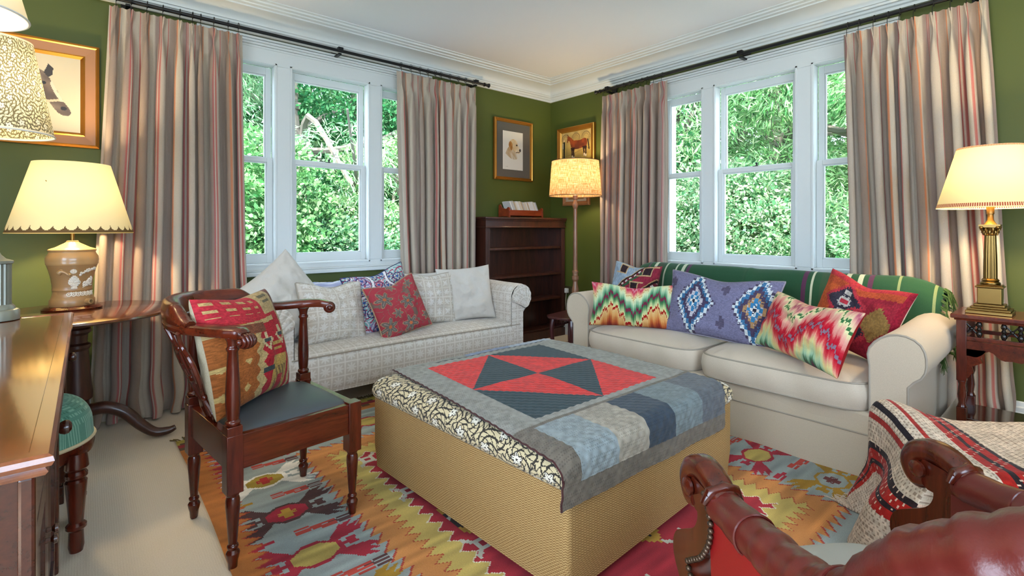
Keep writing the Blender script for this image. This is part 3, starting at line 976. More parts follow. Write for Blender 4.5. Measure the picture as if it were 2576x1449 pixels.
# ------------------------------------------------------------------ rug
def rug():
    x0, x1, y0, y1 = 0.37, 2.82, 0.12, 3.20
    nx, ny = 410, 520
    xs = np.linspace(x0, x1, nx + 1); ys = np.linspace(y0, y1, ny + 1)
    X, Y = np.meshgrid((xs[:-1] + xs[1:]) / 2, (ys[:-1] + ys[1:]) / 2, indexing='ij')
    cx = 1.595
    c = paint(X.shape, '#96a09f')                                     # grey-blue motif band
    dx = np.minimum(X - x0, x1 - X)                                   # distance in from the long edges
    tooth = lambda t, p: np.abs(((t / p) % 1) - 0.5) * 2
    saw = lambda t, p: (t / p) % 1
    n1 = vnoise(X * 6, Y * 40, 3)
    # motif rows in the long borders
    def motif(px, py, arm, hexa, core):
        u = (X - px) / 0.19; v = (Y - py) / 0.155
        au, av = np.abs(u), np.abs(v)
        # four feathered wings on the diagonals, small hooks between them
        cp, sp_ = math.cos(0.60), math.sin(0.60)
        s_ = (au - 0.30) * cp + (av - 0.20) * sp_
        w_ = -(au - 0.30) * sp_ + (av - 0.20) * cp
        wing = (s_ > 0) & (np.abs(w_) < 0.05 + 0.36 * np.minimum(s_, 0.62)) & (s_ < 0.92 - 0.30 * tooth(w_ + 0.09, 0.17))
        put(c, wing, arm)
        hook = (av < 0.06) & (au < 0.74) & (au > 0.4) | (np.abs(av - 0.10) < 0.045) & (np.abs(au - 0.70) < 0.09)
        put(c, hook, arm)
        hx = au * 0.9 + np.maximum(0, av - 0.15) * 1.1
        put(c, (hx < 0.46) & (av < 0.46), arm)
        put(c, (hx < 0.36) & (av < 0.36), hexa)
        put(c, ((au < 0.08) & (av < 0.22)) | ((av < 0.09) & (au < 0.20)) & (tooth(u + v, 0.3) > 0.1), core)
    def hand(px, py, s, col):
        u = (X - px) / 0.050 * s; v = (Y - py) / 0.026
        put(c, (np.abs(v) < 0.9) & (u > -1) & (u < 0.15) & (tooth(v, 0.6) > 0.28), col)
        put(c, (np.abs(v) < 0.34) & (u >= 0.1) & (u < 0.8), col)
    sets = [('#e6e2da', '#9a8434', '#a02c2c'), ('#543a3a', '#a83040', '#b9913c'), ('#a5303f', '#b59f58', '#b59f58'), ('#a8822f', '#96a09f', '#6a3a3a'), ('#a5303f', '#a8923c', '#e6e2da')]
    for side, sx in ((0, 0.615), (1, 2.575)):
        for i in range(9):
            py = 2.444 - 0.333 * (i - 1)
            s = sets[(i + 4) % 5] if side == 0 else sets[(i + 2) % 5]
            motif(sx, py, *s)
            for q, col in ((0.11, '#5a3f40'), (-0.05, '#b5483e')):
                hand(sx - 0.02 - q, py + 0.168, 1, sets[(i + 1) % 5][0] if q > 0 else col)
                hand(sx + 0.10 + q * 0.4, py + 0.168 - 0.012, -1, col)
    for i in range(6):                                                # far and near borders
        for py in (2.80, 0.46):
            motif(0.98 + 0.30 * i, py, *sets[(i + 1) % 5])
    # outer orange edge with red-tipped teeth
    e = 0.075 + 0.055 * tooth(Y + 0.15 * X, 0.052)
    put(c, dx < e, '#b04a34'); put(c, dx < e - 0.012, '#b8743c')
    # inner bands: orange, yellow, red field
    ix = np.minimum(X - 0.84, 2.35 - X); iy = np.minimum(2.60 - Y, Y - 0.68)
    tv = np.where(ix < iy, Y, X)
    ii = np.minimum(ix, iy)
    z1 = 0.045 * saw(tv, 0.058); z2 = 0.05 * tooth(tv + 0.02, 0.052); z3 = 0.048 * tooth(tv, 0.075)
    put(c, ii > -0.045 + z1, '#a8463a'); put(c, ii > -0.036 + z1, '#c4864e')
    put(c, ii > 0.062 + z2, '#a8523a'); put(c, ii > 0.070 + z2, '#c0aa62')
    put(c, ii > 0.165 + z3, '#d6d0ba'); put(c, ii > 0.172 + z3, '#a3303a')
    # red field: dark stepped triangles edged in yellow, pale hooked stars
    f = ii > 0.24
    fy = (Y - 1.64) / 0.62; fx = (X - cx) / 0.62
    dd = np.abs(steps(fx, 40)) + np.abs(steps(fy, 40))
    k = (dd * 2.0) % 1.0
    put(c, f & (dd > 0.62) & (dd < 0.98), '#b98f3c')
    put(c, f & (dd > 0.70) & (dd < 0.92), '#3c3330')
    put(c, f & (dd > 0.74) & (dd < 0.86) & (tooth(fx - fy, 0.3) > 0.5), '#b9b6a4')
    put(c, f & (np.abs(dd - 0.66) < 0.035) & (tooth(fx - fy, 0.12) > 0.45), '#a8403a')
    put(c, f & (dd < 0.62), '#9a2c36')
    for px, py in ((1.06, 2.34), (1.66, 0.97), (2.0, 0.92), (1.14, 0.98), (1.35, 0.90), (2.08, 2.30), (1.07, 1.95), (1.10, 1.45), (2.10, 1.5)):
        u, v = np.abs(steps(X - px, 110)), np.abs(steps(Y - py, 110))
        put(c, ((np.abs(u - v) < 0.012) & (u < 0.062)) | ((u < 0.03) & (v < 0.035)), '#b9b7a8')
        put(c, (u < 0.014) & (v < 0.016), '#9a2c36')
    # striped far end
    put(c, Y > 3.00, '#b8743c'); put(c, Y > 3.05, '#5e4a38'); put(c, (Y > 3.05) & (tooth(X, 0.11) > 0.5) & (Y < 3.085), '#b8743c')
    put(c, Y > 3.09, '#93323a'); put(c, Y > 3.13, '#a59646'); put(c, (Y > 3.13) & (Y < 3.15) & (tooth(X, 0.08) > 0.5), '#5e4a38')
    put(c, Y < 0.2, '#a59646')
    c = c * (0.86 + 0.26 * n1[..., None])
    XX, YY = np.meshgrid(xs, ys, indexing='ij')
    ZZ = 0.008 + 0.003 * vnoise(XX * 5, YY * 7, 2)
    XX = XX + 0.012 * (vnoise(YY * 2.2, XX * 0 + 1, 5) - 0.5) * (XX < 0.6)
    r = sheet('rug', np.stack([XX, YY, ZZ], 2), c, M_kilim)
    tag(r, 'kilim rug in red, grey, orange and yellow under the ottoman', 'rug')
    rnd = random.Random(4)
    m = MB()
    for k in range(150):
        x = x0 + 0.004 + (x1 - x0 - 0.01) * k / 149
        m.tube([(x, y1 - 0.005, 0.009), (x + rnd.uniform(-.012, .004), y1 + 0.03, 0.007), (x + rnd.uniform(-.03, .005), y1 + rnd.uniform(0.045, 0.07), 0.004)], 0.0035, 4)
    m.build('fringe', plain('brown_fringe', '#6d5c38', 0.95), r)
rug()

# ------------------------------------------------------------------ left sofa (tile damask, rolled arms)
def arm_profile(inner, outer, roll, zc, r, z0):
    pts = [(inner, z0), (inner, zc - 0.05)]
    cxx = inner + r
    for k in range(15):
        a = PI - k / 14 * (PI + 1.05)
        pts.append((cxx + r * math.cos(a), zc + r * math.sin(a)))
    pts += [(outer, zc - r * 0.95 - 0.02), (outer, z0)]
    return pts

def rounded_grid(prof, x0, x1, m, edge=0.03, n=26, bulge=0.0):
    """profile in (y,z) pushed along x with softly rounded ends"""
    rows = []
    cy = sum(p[0] for p in prof) / len(prof); cz = sum(p[1] for p in prof) / len(prof)
    xs = np.concatenate([[0, .004, .012, .03], np.linspace(.08, .92, n), [.97, .988, .996, 1]])
    for t in xs:
        d = min(t, 1 - t) * (x1 - x0)
        k = 1 - (1 - min(1, d / edge)) ** 2 * 0.5 if d < edge else 1
        s = 0.94 + 0.06 * math.sqrt(max(0, 1 - (1 - min(1, d / edge)) ** 2))
        rows.append([(x0 + (x1 - x0) * t, cy + (y - cy) * s, cz + (z - cz) * s) for y, z in prof])
    m.grid(np.array(rows))
    return m

sa = thing('sofa', 'cream damask sofa with rolled pleated arms under the left window', 'sofa', (1.765, 3.40, 0))
front, backy = -0.35, 0.335
prof = [tuple(p) for p in spline([(-0.335, 0.15), (-0.35, 0.22), (-0.352, 0.33), (-0.335, 0.372), (-0.29, 0.392), (-0.1, 0.405), (0.12, 0.39), (0.2, 0.37)], 5)]
m = MB()
xs = np.linspace(-0.86, 0.86, 40)
m.grid(np.array([[(x, y, z + 0.010 * math.cos(x * 1.7) * (y > -0.34)) for y, z in prof] for x in xs]))
m.box((-0.96, -0.33, 0.14), (0.96, 0.33, 0.20))
m.build('seat', M_damask, sa, smooth=50)
MB().tube([(x, -0.347, 0.372 + 0.010 * math.cos(x * 1.7)) for x in np.linspace(-0.85, 0.93, 40)], 0.005, 6).build('piping', M_piping, sa)
bprof = spline([(0.10, 0.36), (0.15, 0.50), (0.19, 0.64), (0.215, 0.715), (0.26, 0.742), (0.31, 0.730), (0.335, 0.68), (0.335, 0.5), (0.335, 0.14)], 5)
MB().grid(np.array([[(x, y, z) for y, z in bprof] for x in np.linspace(-0.98, 0.98, 30)])).build('backrest', M_damask, sa, smooth=50)
for s in (-1, 1):
    ap = arm_profile(0.83, 0.965, 0.1, 0.592, 0.108, 0.14)
    ys = [(-0.345, 0.97), (-0.338, 0.99), (-0.325, 1.0)] + [(y, 1.0) for y in np.linspace(-0.28, 0.335, 14)]
    cx0 = 0.92; cz0 = 0.45
    m = MB()
    m.grid(np.array([[(s * (cx0 + (x - cx0) * k), y, cz0 + (z - cz0) * k + 0.02 * max(0, y + 0.1) * (z > 0.5)) for x, z in ap] for y, k in ys]), flip=(s < 0))
    m.add([(s * x, 0.335, z) for x, z in ap], [tuple(range(len(ap)))])
    a = m.build('armrest', M_damask, sa, smooth=50)
    # front panel: flat below, fan pleats in the scroll gathered at its outer foot
    fx, fz = 0.975, 0.505
    cen = (0.83 + 0.108, 0.592)
    rim = [(cen[0] + 0.103 * math.cos(t), cen[1] + 0.103 * math.sin(t)) for t in np.linspace(PI * 1.08, -0.95, 61)]
    rows = []
    for j, t in enumerate(np.linspace(0.03, 1, 9)):
        rows.append([(s * (fx + (x - fx) * t), -0.349 - 0.010 * t * (1 - t) * 4 - 0.007 * t * abs(math.sin(i * PI / 60 * 9)) - 0.004, fz + (z - fz) * t) for i, (x, z) in enumerate(rim)])
    MB().grid(np.array(rows)).build('pleated_scroll', M_damask, a, smooth=30)
    pan = [(0.838, 0.15), (0.838, 0.60), (0.88, 0.55), (0.975, 0.50), (0.96, 0.47), (0.96, 0.15)]
    MB().prism([(s * x, z) for x, z in pan], -0.349, -0.342, 'y').build('front_panel', M_damask, a, smooth=0)
for x in (-0.88, 0.88):
    for y in (-0.27, 0.27):
        MB().lathe([(0.018, 0.0), (0.02, 0.03), (0.028, 0.05), (0.032, 0.145)], 14, T(x, y, 0)).build('leg', M_dark, sa)

# pale mohair blanket over the back of the left sofa
nu, nv = 60, 26
P = np.zeros((nu, nv, 3)); C = np.zeros((nu - 1, nv - 1, 3))
bp = spline([(3.40 + 0.185, 0.60), (3.40 + 0.20, 0.70), (3.40 + 0.222, 0.738), (3.40 + 0.26, 0.757), (3.40 + 0.30, 0.752), (3.40 + 0.333, 0.735), (3.40 + 0.348, 0.68), (3.40 + 0.349, 0.56)], 4)
bp = bp[np.linspace(0, len(bp) - 1, nv).astype(int)]
for i, x in enumerate(np.linspace(1.10, 2.13, nu)):
    for j in range(nv):
        P[i, j] = (x, bp[j][0], bp[j][1] + 0.004 * math.sin(x * 31) + 0.003 * math.sin(x * 57 + j))
C[:] = S('#dcdce2')
for j in range(4, 12):
    C[:, j] = S('#a9afcf') if j % 3 else S('#d6d7e2')
tag(sheet('blanket', P, C, M_green), 'pale fluffy blanket with lilac bands over the back of the damask sofa', 'blanket')

# ------------------------------------------------------------------ cushions on the left sofa
cushion('plain off-white cushion standing on its corner at the left of the damask sofa', 0.50, 0.50, 0.17, (0.985, 3.47, 0.675), 0.18, 0.24, -0.62, '#cdc8c2', M_plaincush, back='#cdc8c2', seed=2, wr=0.02)
cushion('square tile-patterned cushion with grey piping left of the paisley one', 0.46, 0.42, 0.17, (1.27, 3.36, 0.585), 0.10, 0.30, 0.04, tiles(6.2, 5.6), M_clothw, back='#cbc2b6', pip=M_piping, chop=0.03, seed=3)
cushion('blue and pink paisley cushion behind the red floral cushion', 0.50, 0.46, 0.15, (1.665, 3.44, 0.625), 0.0, 0.28, -0.20, paisley, M_clothw, back='#5a6a90', pip=plain('navy_piping', '#2b2f5a', 0.7), chop=0.03, seed=4, N=120)
cushion('red cushion with grey flowers in front of the paisley cushion', 0.42, 0.41, 0.14, (1.705, 3.25, 0.585), 0.05, 0.36, -0.22, red_floral, M_clothw, back='#9c3a42', pip=plain('tan_piping', '#a5876a', 0.8), chop=0.03, seed=5, N=120)
cushion('tile-patterned cushion right of the red floral cushion', 0.42, 0.41, 0.16, (2.06, 3.41, 0.60), -0.1, 0.22, 0.02, tiles(5.4, 5.2), M_clothw, back='#cbc2b6', pip=M_piping, chop=0.015, seed=6)
cushion('plain white cushion whose corner shows behind the tile-patterned cushion', 0.40, 0.38, 0.12, (2.17, 3.52, 0.615), -0.1, 0.24, -0.05, '#dcdad8', M_plaincush, back='#dcdad8', seed=7)
cushion('plain light grey cushion leaning beside the right rolled arm', 0.46, 0.45, 0.16, (2.385, 3.38, 0.615), -0.35, 0.26, -0.06, '#cbc7c1', M_plaincush, back='#cbc7c1', seed=8, wr=0.018)

# ------------------------------------------------------------------ right sofa (linen loose cover)
sb = thing('sofa', 'beige linen slipcovered sofa with rolled arms under the right window', 'sofa', (3.22, 1.53, 0), -PI / 2)
m = MB().box((-0.86, -0.49, 0.16), (0.86, 0.45, 0.30))
m.build('seat_base', M_slip, sb, smooth=0, bevel=0.012)
def skirt_pt(x, z, y0):
    k = (0.20 - z) / 0.20
    return (x, y0 - 0.022 * k - 0.012 * k * (vnoise(np.array(x * 3.1), np.array(z * 4.0), 3) - 0.5) - 0.006 * k * math.sin(x * 13), z)
m = MB()
m.grid(np.array([[skirt_pt(x, z, -0.495) for z in (0.30, 0.25, 0.212, 0.205, 0.198, 0.15, 0.10, 0.05, 0.006)] for x in np.linspace(-1.02, 1.02, 90)]))
for s in (-1, 1):
    m.grid(np.array([[(s * (1.02 + 0.02 * (0.2 - z) / 0.2), y, z) for z in (0.205, 0.1, 0.006)] for y in np.linspace(-0.495, 0.5, 20)]))
m.build('skirt', M_slip, sb, smooth=60)
MB().tube([skirt_pt(x, 0.204, -0.498) for x in np.linspace(-1.02, 1.02, 40)], 0.0035, 6).build('skirt_piping', M_piping, sb)
for q, (xa, xb) in enumerate(((-0.845, -0.01), (0.01, 0.845))):
    nx_, ny_ = 44, 34
    top = np.zeros((nx_, ny_, 3)); 
    hw, hd = (xb - xa) / 2, 0.385
    cx_, cy_ = (xa + xb) / 2, -0.135
    A, B = np.meshgrid(np.linspace(-1, 1, nx_), np.linspace(-1, 1, ny_), indexing='ij')
    As = np.sign(A) * (1 - (1 - np.abs(A)) ** 1.6); Bs = np.sign(B) * (1 - (1 - np.abs(B)) ** 1.6)
    rc = (np.abs(As) ** 7 + np.abs(Bs) ** 7) ** (1 / 7)
    sc = np.where(rc > 0, np.maximum(np.abs(As), np.abs(Bs)) / np.maximum(rc, 1e-6), 1)
    Xs, Ys = cx_ + hw * As * sc, cy_ + hd * Bs * sc
    crown = (1 - As ** 4) * (1 - Bs ** 4)
    Zt = 0.425 + 0.055 * crown ** 0.8 + 0.006 * (vnoise(A * 4 + q, B * 4, q) - 0.5) + 0.004 * np.sin(A * 26 + 3 * B) * np.exp(-((Bs + 0.9) / 0.2) ** 2)
    m = MB()
    m.grid(np.stack([Xs, Ys, Zt], 2))
    per = [(i, 0) for i in range(nx_)] + [(nx_ - 1, j) for j in range(1, ny_)] + [(i, ny_ - 1) for i in range(nx_ - 2, -1, -1)] + [(0, j) for j in range(ny_ - 2, 0, -1)]
    edge = [(Xs[i, j], Ys[i, j]) for i, j in per]
    band = []
    for (x, y) in edge:
        nxn, nyn = (x - cx_) / hw, (y - cy_) / hd
        wv = 0.004 * math.sin(x * 31 + y * 23)
        band.append([(x + nxn * b, y + nyn * (b + wv * (0 < i < 4)), z) for i, (b, z) in enumerate(((0.0, 0.426), (0.008, 0.405), (0.012, 0.37), (0.008, 0.33), (0.0, 0.302)))])
    m.grid(np.array(band), closeu=True)
    sc_ = m.build('seat_cushion', M_slipc, sb, smooth=60)
    MB().tube([(x * 1.0, y, 0.4275) for x, y in edge], 0.0045, 6, closed=True).tube([(x, y, 0.304) for x, y in edge], 0.0045, 6, closed=True).build('piping', M_piping, sc_)
bprof = spline([(0.20, 0.40), (0.235, 0.55), (0.27, 0.72), (0.30, 0.80), (0.36, 0.842), (0.43, 0.83), (0.47, 0.77), (0.49, 0.6), (0.50, 0.02)], 5)
MB().grid(np.array([[(x, y, z - 0.03 * max(0, abs(x) - 0.85) / 0.12 * (z > 0.5)) for y, z in bprof] for x in np.linspace(-0.97, 0.97, 40)])).build('backrest', M_slip, sb, smooth=60)
for s in (-1, 1):
    ap = arm_profile(0.845, 0.985, 0.1, 0.572, 0.108, 0.03)
    ap = [(x + 0.006 * math.sin(z * 30), z) for x, z in ap]
    ys = [(-0.470, 0.955), (-0.466, 0.985), (-0.452, 1.0)] + [(y, 1.0) for y in np.linspace(-0.40, 0.42, 16)]
    cx0, cz0 = 0.94, 0.42
    m = MB()
    m.grid(np.array([[(s * (cx0 + (x - cx0) * k), y, cz0 + (z - cz0) * k + (0.035 * max(0, y + 0.2)) * (z > 0.45)) for x, z in ap] for y, k in ys]), flip=(s < 0))
    m.add([(s * (cx0 + (x - cx0) * 0.955), -0.470, cz0 + (z - cz0) * 0.955) for x, z in ap], [tuple(range(len(ap)))])
    m.add([(s * x, 0.42, z + 0.0217 * (z > 0.45)) for x, z in ap], [tuple(range(len(ap)))])
    a = m.build('armrest', M_slip, sb, smooth=50)
    MB().tube([(s * (cx0 + (x - cx0) * 0.985), -0.468, cz0 + (z - cz0) * 0.985) for x, z in ap], 0.005, 6).build('piping', M_piping, a)

# green wool throw over the back of the right sofa, fringe at its ends
nu, nv = 150, 44
tp = spline([(0.222, 0.44), (0.24, 0.56), (0.262, 0.70), (0.288, 0.80), (0.355, 0.866), (0.44, 0.852), (0.487, 0.78), (0.506, 0.6), (0.512, 0.45)], 8)
tp = tp[np.linspace(0, len(tp) - 1, nv).astype(int)]
us = np.linspace(-0.955, 0.99, nu)
P = np.zeros((nu, nv, 3))
for i, x in enumerate(us):
    for j, (y, z) in enumerate(tp):
        w = 0.010 * (vnoise(np.array(x * 5.0), np.array(j * 0.12), 3) - 0.5)
        dr = 0.06 * max(0, (x - 0.80) / 0.19) ** 2 + 0.02 * max(0, (-0.85 - x) / 0.1) ** 2
        fold = 0.008 * math.exp(-((x + 0.06) / 0.02) ** 2)
        P[i, j] = (x, y - (0.012 + fold + w), z + 0.003 + w + fold * 0.5 - dr * (z > 0.5))
um = (us[:-1] + us[1:]) / 2
C = np.zeros((nu - 1, nv - 1, 3)); C[:] = S('#2b5038')
for lo, hi, col in ((-0.86, -0.845, '#5b4358'), (-0.81, -0.79, '#b3b99f'), (-0.77, -0.72, '#3a4a3a'), (-0.71, -0.695, '#a8ae98'), (-0.67, -0.62, '#2f4d38'), (-0.61, -0.60, '#b3b99f'), (-0.56, -0.54, '#b3b99f'), (-0.52, -0.495, '#54384f'),
                    (-0.045, -0.035, '#6a9270'), (0.30, 0.325, '#5b3550'), (0.345, 0.365, '#c5c8ae'), (0.40, 0.45, '#35503a'), (0.455, 0.46, '#c5c8ae'), (0.53, 0.54, '#c5c8ae'), (0.55, 0.555, '#c5c8ae'), (0.60, 0.625, '#c5c8ae'), (0.65, 0.675, '#5b3550'), (0.80, 0.808, '#8f9a6a'), (0.955, 0.965, '#8f9a6a')):
    C[(um > lo) & (um < hi)] = S(col)
th = sheet('throw', P, C, M_green)
th.location = sb.location; th.rotation_euler = sb.rotation_euler
tag(th, 'green wool throw with white and purple stripes over the linen sofa back', 'throw')
rnd = random.Random(9)
m = MB()
for j in range(0, nv):
    for q in range(4):
        x, y, z = P[-1, j]
        z += rnd.uniform(-.008, .008); y += rnd.uniform(-.004, .004)
        ln = rnd.uniform(0.055, 0.085)
        sg = -1 if j < 26 else 0.3
        m.tube([(x - 0.005, y, z), (x + ln * 0.26, y - 0.012 * (1 if sg < 0 else -1) + rnd.uniform(-.01, .01), z - ln * 0.18), (x + ln * 0.34 + rnd.uniform(-.012, .012), y - 0.02 * (1 if sg < 0 else -1) + rnd.uniform(-.01, .01), z - ln * 0.85)], [0.0022, 0.0021, 0.0014], 4)
m.build('fringe', plain('green_fringe', '#4f6a34', 0.95), th)

# ------------------------------------------------------------------ cushions on the right sofa (front faces the room)
Q = -PI / 2
cushion('small blue and red kilim cushion with dark squares behind the green flame-stitch cushion', 0.42, 0.38, 0.13, (3.29, 2.37, 0.69), Q + 0.06, 0.25, 0.06, kilim_diag, M_clothw, back='#6a2b35', chop=0.02, seed=11, N=110)
cushion('long green and orange flame-stitch cushion at the left of the linen sofa', 0.62, 0.31, 0.13, (2.88, 2.07, 0.62), Q + 0.50, 0.30, 0.0, flame_green, M_clothw, back='#a8323a', chop=0.025, seed=12, N=130)
cushion('long blue and purple ikat cushion in the middle of the linen sofa', 0.72, 0.42, 0.16, (3.03, 1.55, 0.655), Q + 0.05, 0.38, 0.04, ikat_blue, M_clothw, back='#75604a', pip=plain('pale_piping', '#8f8894', 0.8), chop=0.03, seed=13, N=130)
cushion('red and plum lozenge kilim cushion leaning behind the red flame-stitch cushion', 0.43, 0.41, 0.13, (3.14, 0.835, 0.685), Q - 0.18, 0.30, 0.24, kilim_red, M_clothw, back='#d8cdbb', chop=0.03, seed=14, N=120)
cushion('long red and yellow flame-stitch cushion beside the right arm of the linen sofa', 0.60, 0.33, 0.14, (2.83, 0.985, 0.625), Q - 0.54, 0.42, 0.05, flame_red, M_clothw, back='#8c1518', chop=0.02, seed=15, N=130)
# ------------------------------------------------------------------ ottoman with its quilt
OT = (1.62, 1.63); ORZ = math.radians(3)
ot = thing('ottoman', 'large square tweed ottoman with floral top edge in the middle of the rug', 'ottoman', (OT[0], OT[1], 0), ORZ)
hx, hy = 0.572, 0.588
def rrect(hx, hy, r, n=8):
    out = []
    for cx, cy, a0 in ((hx - r, -hy + r, -PI / 2), (hx - r, hy - r, 0), (-hx + r, hy - r, PI / 2), (-hx + r, -hy + r, PI)):
        for k in range(n):
            a = a0 + k / (n - 1) * PI / 2
            out.append((cx + r * math.cos(a), cy + r * math.sin(a)))
    return out
def densify(poly, step=0.03):
    out = []
    for i, p in enumerate(poly):
        q = poly[(i + 1) % len(poly)]
        n = max(1, int(math.hypot(q[0] - p[0], q[1] - p[1]) / step))
        out += [(p[0] + (q[0] - p[0]) * k / n, p[1] + (q[1] - p[1]) * k / n) for k in range(n)]
    return out
per = densify(rrect(hx, hy, 0.022))
m = MB()
m.grid(np.array([[(x * (1 - 0.012 * (z < 0.08)), y * (1 - 0.012 * (z < 0.08)), z) for z in (0.052, 0.075, 0.15, 0.25, 0.36, 0.372)] for x, y in per]), closeu=True)
m.box((-hx + .02, -hy + .02, 0.05), (hx - .02, hy - .02, 0.06))
m.build('body', M_tweed, ot, smooth=40)
# padded lid: rounded roll in floral cloth, dark key-pattern tape along its foot
nr, npz = len(densify(rrect(hx, hy, 0.05), 0.004)), 46
perl = densify(rrect(1, 1, 0.06), 0.0065)
arc = [(-0.004, 0.366), (0.004, 0.374), (0.010, 0.385), (0.013, 0.40), (0.010, 0.42), (0.0, 0.438), (-0.014, 0.452), (-0.032, 0.461), (-0.055, 0.466), (-0.09, 0.469), (-0.14, 0.471)]
arc = spline(arc, 9)
P = np.zeros((len(perl) + 1, len(arc), 3))
for i in range(len(perl) + 1):
    x, y = perl[i % len(perl)]
    for j, (o, z) in enumerate(arc):
        P[i, j] = (x * (hx + o), y * (hy + o), z)
mid = (P[:-1, :-1] + P[1:, 1:]) / 2
al = np.linspace(0, 1, len(perl), endpoint=False)
UU, VV = np.meshgrid(np.arange(len(perl)) * 0.0038, np.arange(len(arc) - 1) * 0.0026, indexing='ij')
seg = toile(((UU / 0.145) % 2) - 1, VV / 0.135 - 1, '#d3c19a', '#39342f', 9, 7, 1.15, 0.25)
put(seg, VV < 0.010, '#c2a878')
put(seg, (VV < 0.018) & (((UU * 50) % 1) < 0.72), '#2a221c')
put(seg, (VV < 0.006), '#b99c6a')
sheet('lid_edge', P, seg, M_cloth, ot)
rim = [(x * (hx - 0.13), y * (hy - 0.13), 0.4705) for x, y in perl]
MB().add(rim, [tuple(range(len(rim)))]).build('lid_top', cloth('lid_cloth', base='#cbb98f'), ot, smooth=0)
for x in (-0.5, 0.5):
    for y in (-0.5, 0.5):
        MB().lathe([(0.020, 0.030), (0.024, 0.038), (0.010, 0.045), (0.010, 0.055)], 12, T(x, y, 0)).ball((x, y, 0.026), 0.0165).build('castor', M_brass, ot)

# quilt: laid askew on the ottoman, hanging over the side nearest the armchair
def quilt():
    n1, n2 = 230, 300
    p = np.linspace(-0.515, 0.56, n1 + 1); v = np.linspace(-0.805, 0.50, n2 + 1)
    Pq, Vq = np.meshgrid(p, v, indexing='ij')
    Xo = -0.02 + Pq * 0.998 + Vq * 0.105
    Yo = 0.055 - Pq * 0.045 + Vq * 0.99
    edge, r = -hy - 0.012, 0.055
    ys = edge + r
    ex = np.maximum(0, ys - Yo)
    ang = np.minimum(ex / r, PI / 2)
    drop = np.maximum(0, ex - r * PI / 2)
    Y = np.where(ex > 0, ys - r * np.sin(ang), Yo)
    zt = 0.4765
    Z = zt - r * (1 - np.cos(ang)) - drop
    puff = 0.0016 * (np.sin(Pq * 150) * np.sin(Vq * 150)) + 0.004 * (vnoise(Pq * 9, Vq * 9, 3) - 0.2)
    hang = drop > 0
    Y = Y - np.where(ex > 0, puff * np.sin(ang) + 0.02 * drop + 0.006 * drop / 0.2 * np.sin(Pq * 17), 0)
    Z = Z + np.where(ex > 0, puff * np.cos(ang), puff) + 0.002
    exx = np.maximum(0, np.abs(Xo) - (hx - 0.045))
    Z = Z - np.where(hang, 0, exx ** 2 * 4.0)
    exy = np.maximum(0, Yo - (hy - 0.045))
    Z = Z - exy ** 2 * 4.0
    um = (Pq[:-1, :-1] + Pq[1:, 1:]) / 2; vm = (Vq[:-1, :-1] + Vq[1:, 1:]) / 2
    c = paint(um.shape, '#918f88')
    c[vm < -0.44] = S('#6f665b')
    a, b = (um) / 0.375, (vm) / 0.405
    inside = (np.abs(a) < 1) & (np.abs(b) < 1)
    dia = (np.abs(a) + np.abs(b)) < 1
    pos = (a * b) > 0
    teal = inside & (pos ^ dia)
    red = inside & ~(pos ^ dia)
    c[red] = S('#d92a22'); c[teal] = S('#22383f')
    row = (vm < -0.455 - 0.0 * um) & (vm > -0.74)
    for lo, hi, col in ((-0.43, -0.235, '#8f999c'), (-0.235, -0.05, '#a39a8c'), (-0.05, 0.13, '#37424f'), (0.13, 0.35, '#747f82'), (0.35, 0.56, '#60646a')):
        c[row & (um > lo) & (um <= hi)] = S(col)
    seam = (np.abs(vm - 0.455) < 0.004) & (um > -0.30) & (um < 0.46)
    c[(vm > 0.455) & (um > -0.1) & (um < 0.2)] = S('#7f8aa6')
    c[(vm > 0.455) & (um > 0.2)] = S('#a5acbc')
    c[seam] = S('#2c3038')
    c[(um < -0.508)] = S('#4a2c2a')
    st = ((np.abs(((vm * 95) % 1) - 0.5) < 0.16) & (((um * 110 + np.floor(vm * 95) * 0.5) % 1) < 0.4))
    c[st] *= 0.86
    c *= (0.9 + 0.18 * vnoise(um * 60, vm * 60, 2)[..., None])
    o = sheet('quilt', np.stack([Xo, Y, Z], 2), c, M_cloth, thick=0.005)
    o.location = (OT[0], OT[1], 0); o.rotation_euler = (0, 0, ORZ)
    tag(o, 'patchwork quilt of red and dark teal triangles on grey, spread over the ottoman', 'quilt')
quilt()

# ------------------------------------------------------------------ corner chair
cc = thing('corner_chair', 'mahogany corner chair with curved arm rail and dark leather seat', 'chair', (0.572, 2.138, 0), math.radians(6.5))
a = 0.22
def turned(x, y, prof, M=M_mahog, name='leg', seg=18):
    return MB().lathe(prof, seg, T(x, y, 0)).build(name, M, cc)
for x, y in ((-a, -a), (a, -a), (a, a), (-a, a)):
    m = MB().box((x - 0.026, y - 0.026, 0.262), (x + 0.026, y + 0.026, 0.458))
    prof = [(0.011, 0.0), (0.014, 0.006), (0.016, 0.030), (0.020, 0.045), (0.022, 0.058), (0.017, 0.066), (0.014, 0.071), (0.018, 0.076), (0.018, 0.083), (0.013, 0.088), (0.015, 0.11), (0.019, 0.17), (0.0225, 0.215), (0.022, 0.238), (0.018, 0.250), (0.022, 0.257), (0.022, 0.264)]
    m.lathe(prof, 18, T(x, y, 0))
    m.build('leg', M_mahog, cc, smooth=35, bevel=0.002)
for (x0, y0, x1, y1) in ((-a, -a, a, -a), (a, -a, a, a), (-a, a, a, a), (-a, -a, -a, a)):
    dx, dy = (x1 - x0), (y1 - y0)
    m = MB()
    if dx:
        m.box((x0 + 0.024, y0 - 0.018, 0.335), (x1 - 0.024, y0 + 0.018, 0.452))
    else:
        m.box((x0 - 0.018, y0 + 0.024, 0.335), (x0 + 0.018, y1 - 0.024, 0.452))
    m.build('seat_rail', M_mahogh, cc, smooth=0, bevel=0.003)
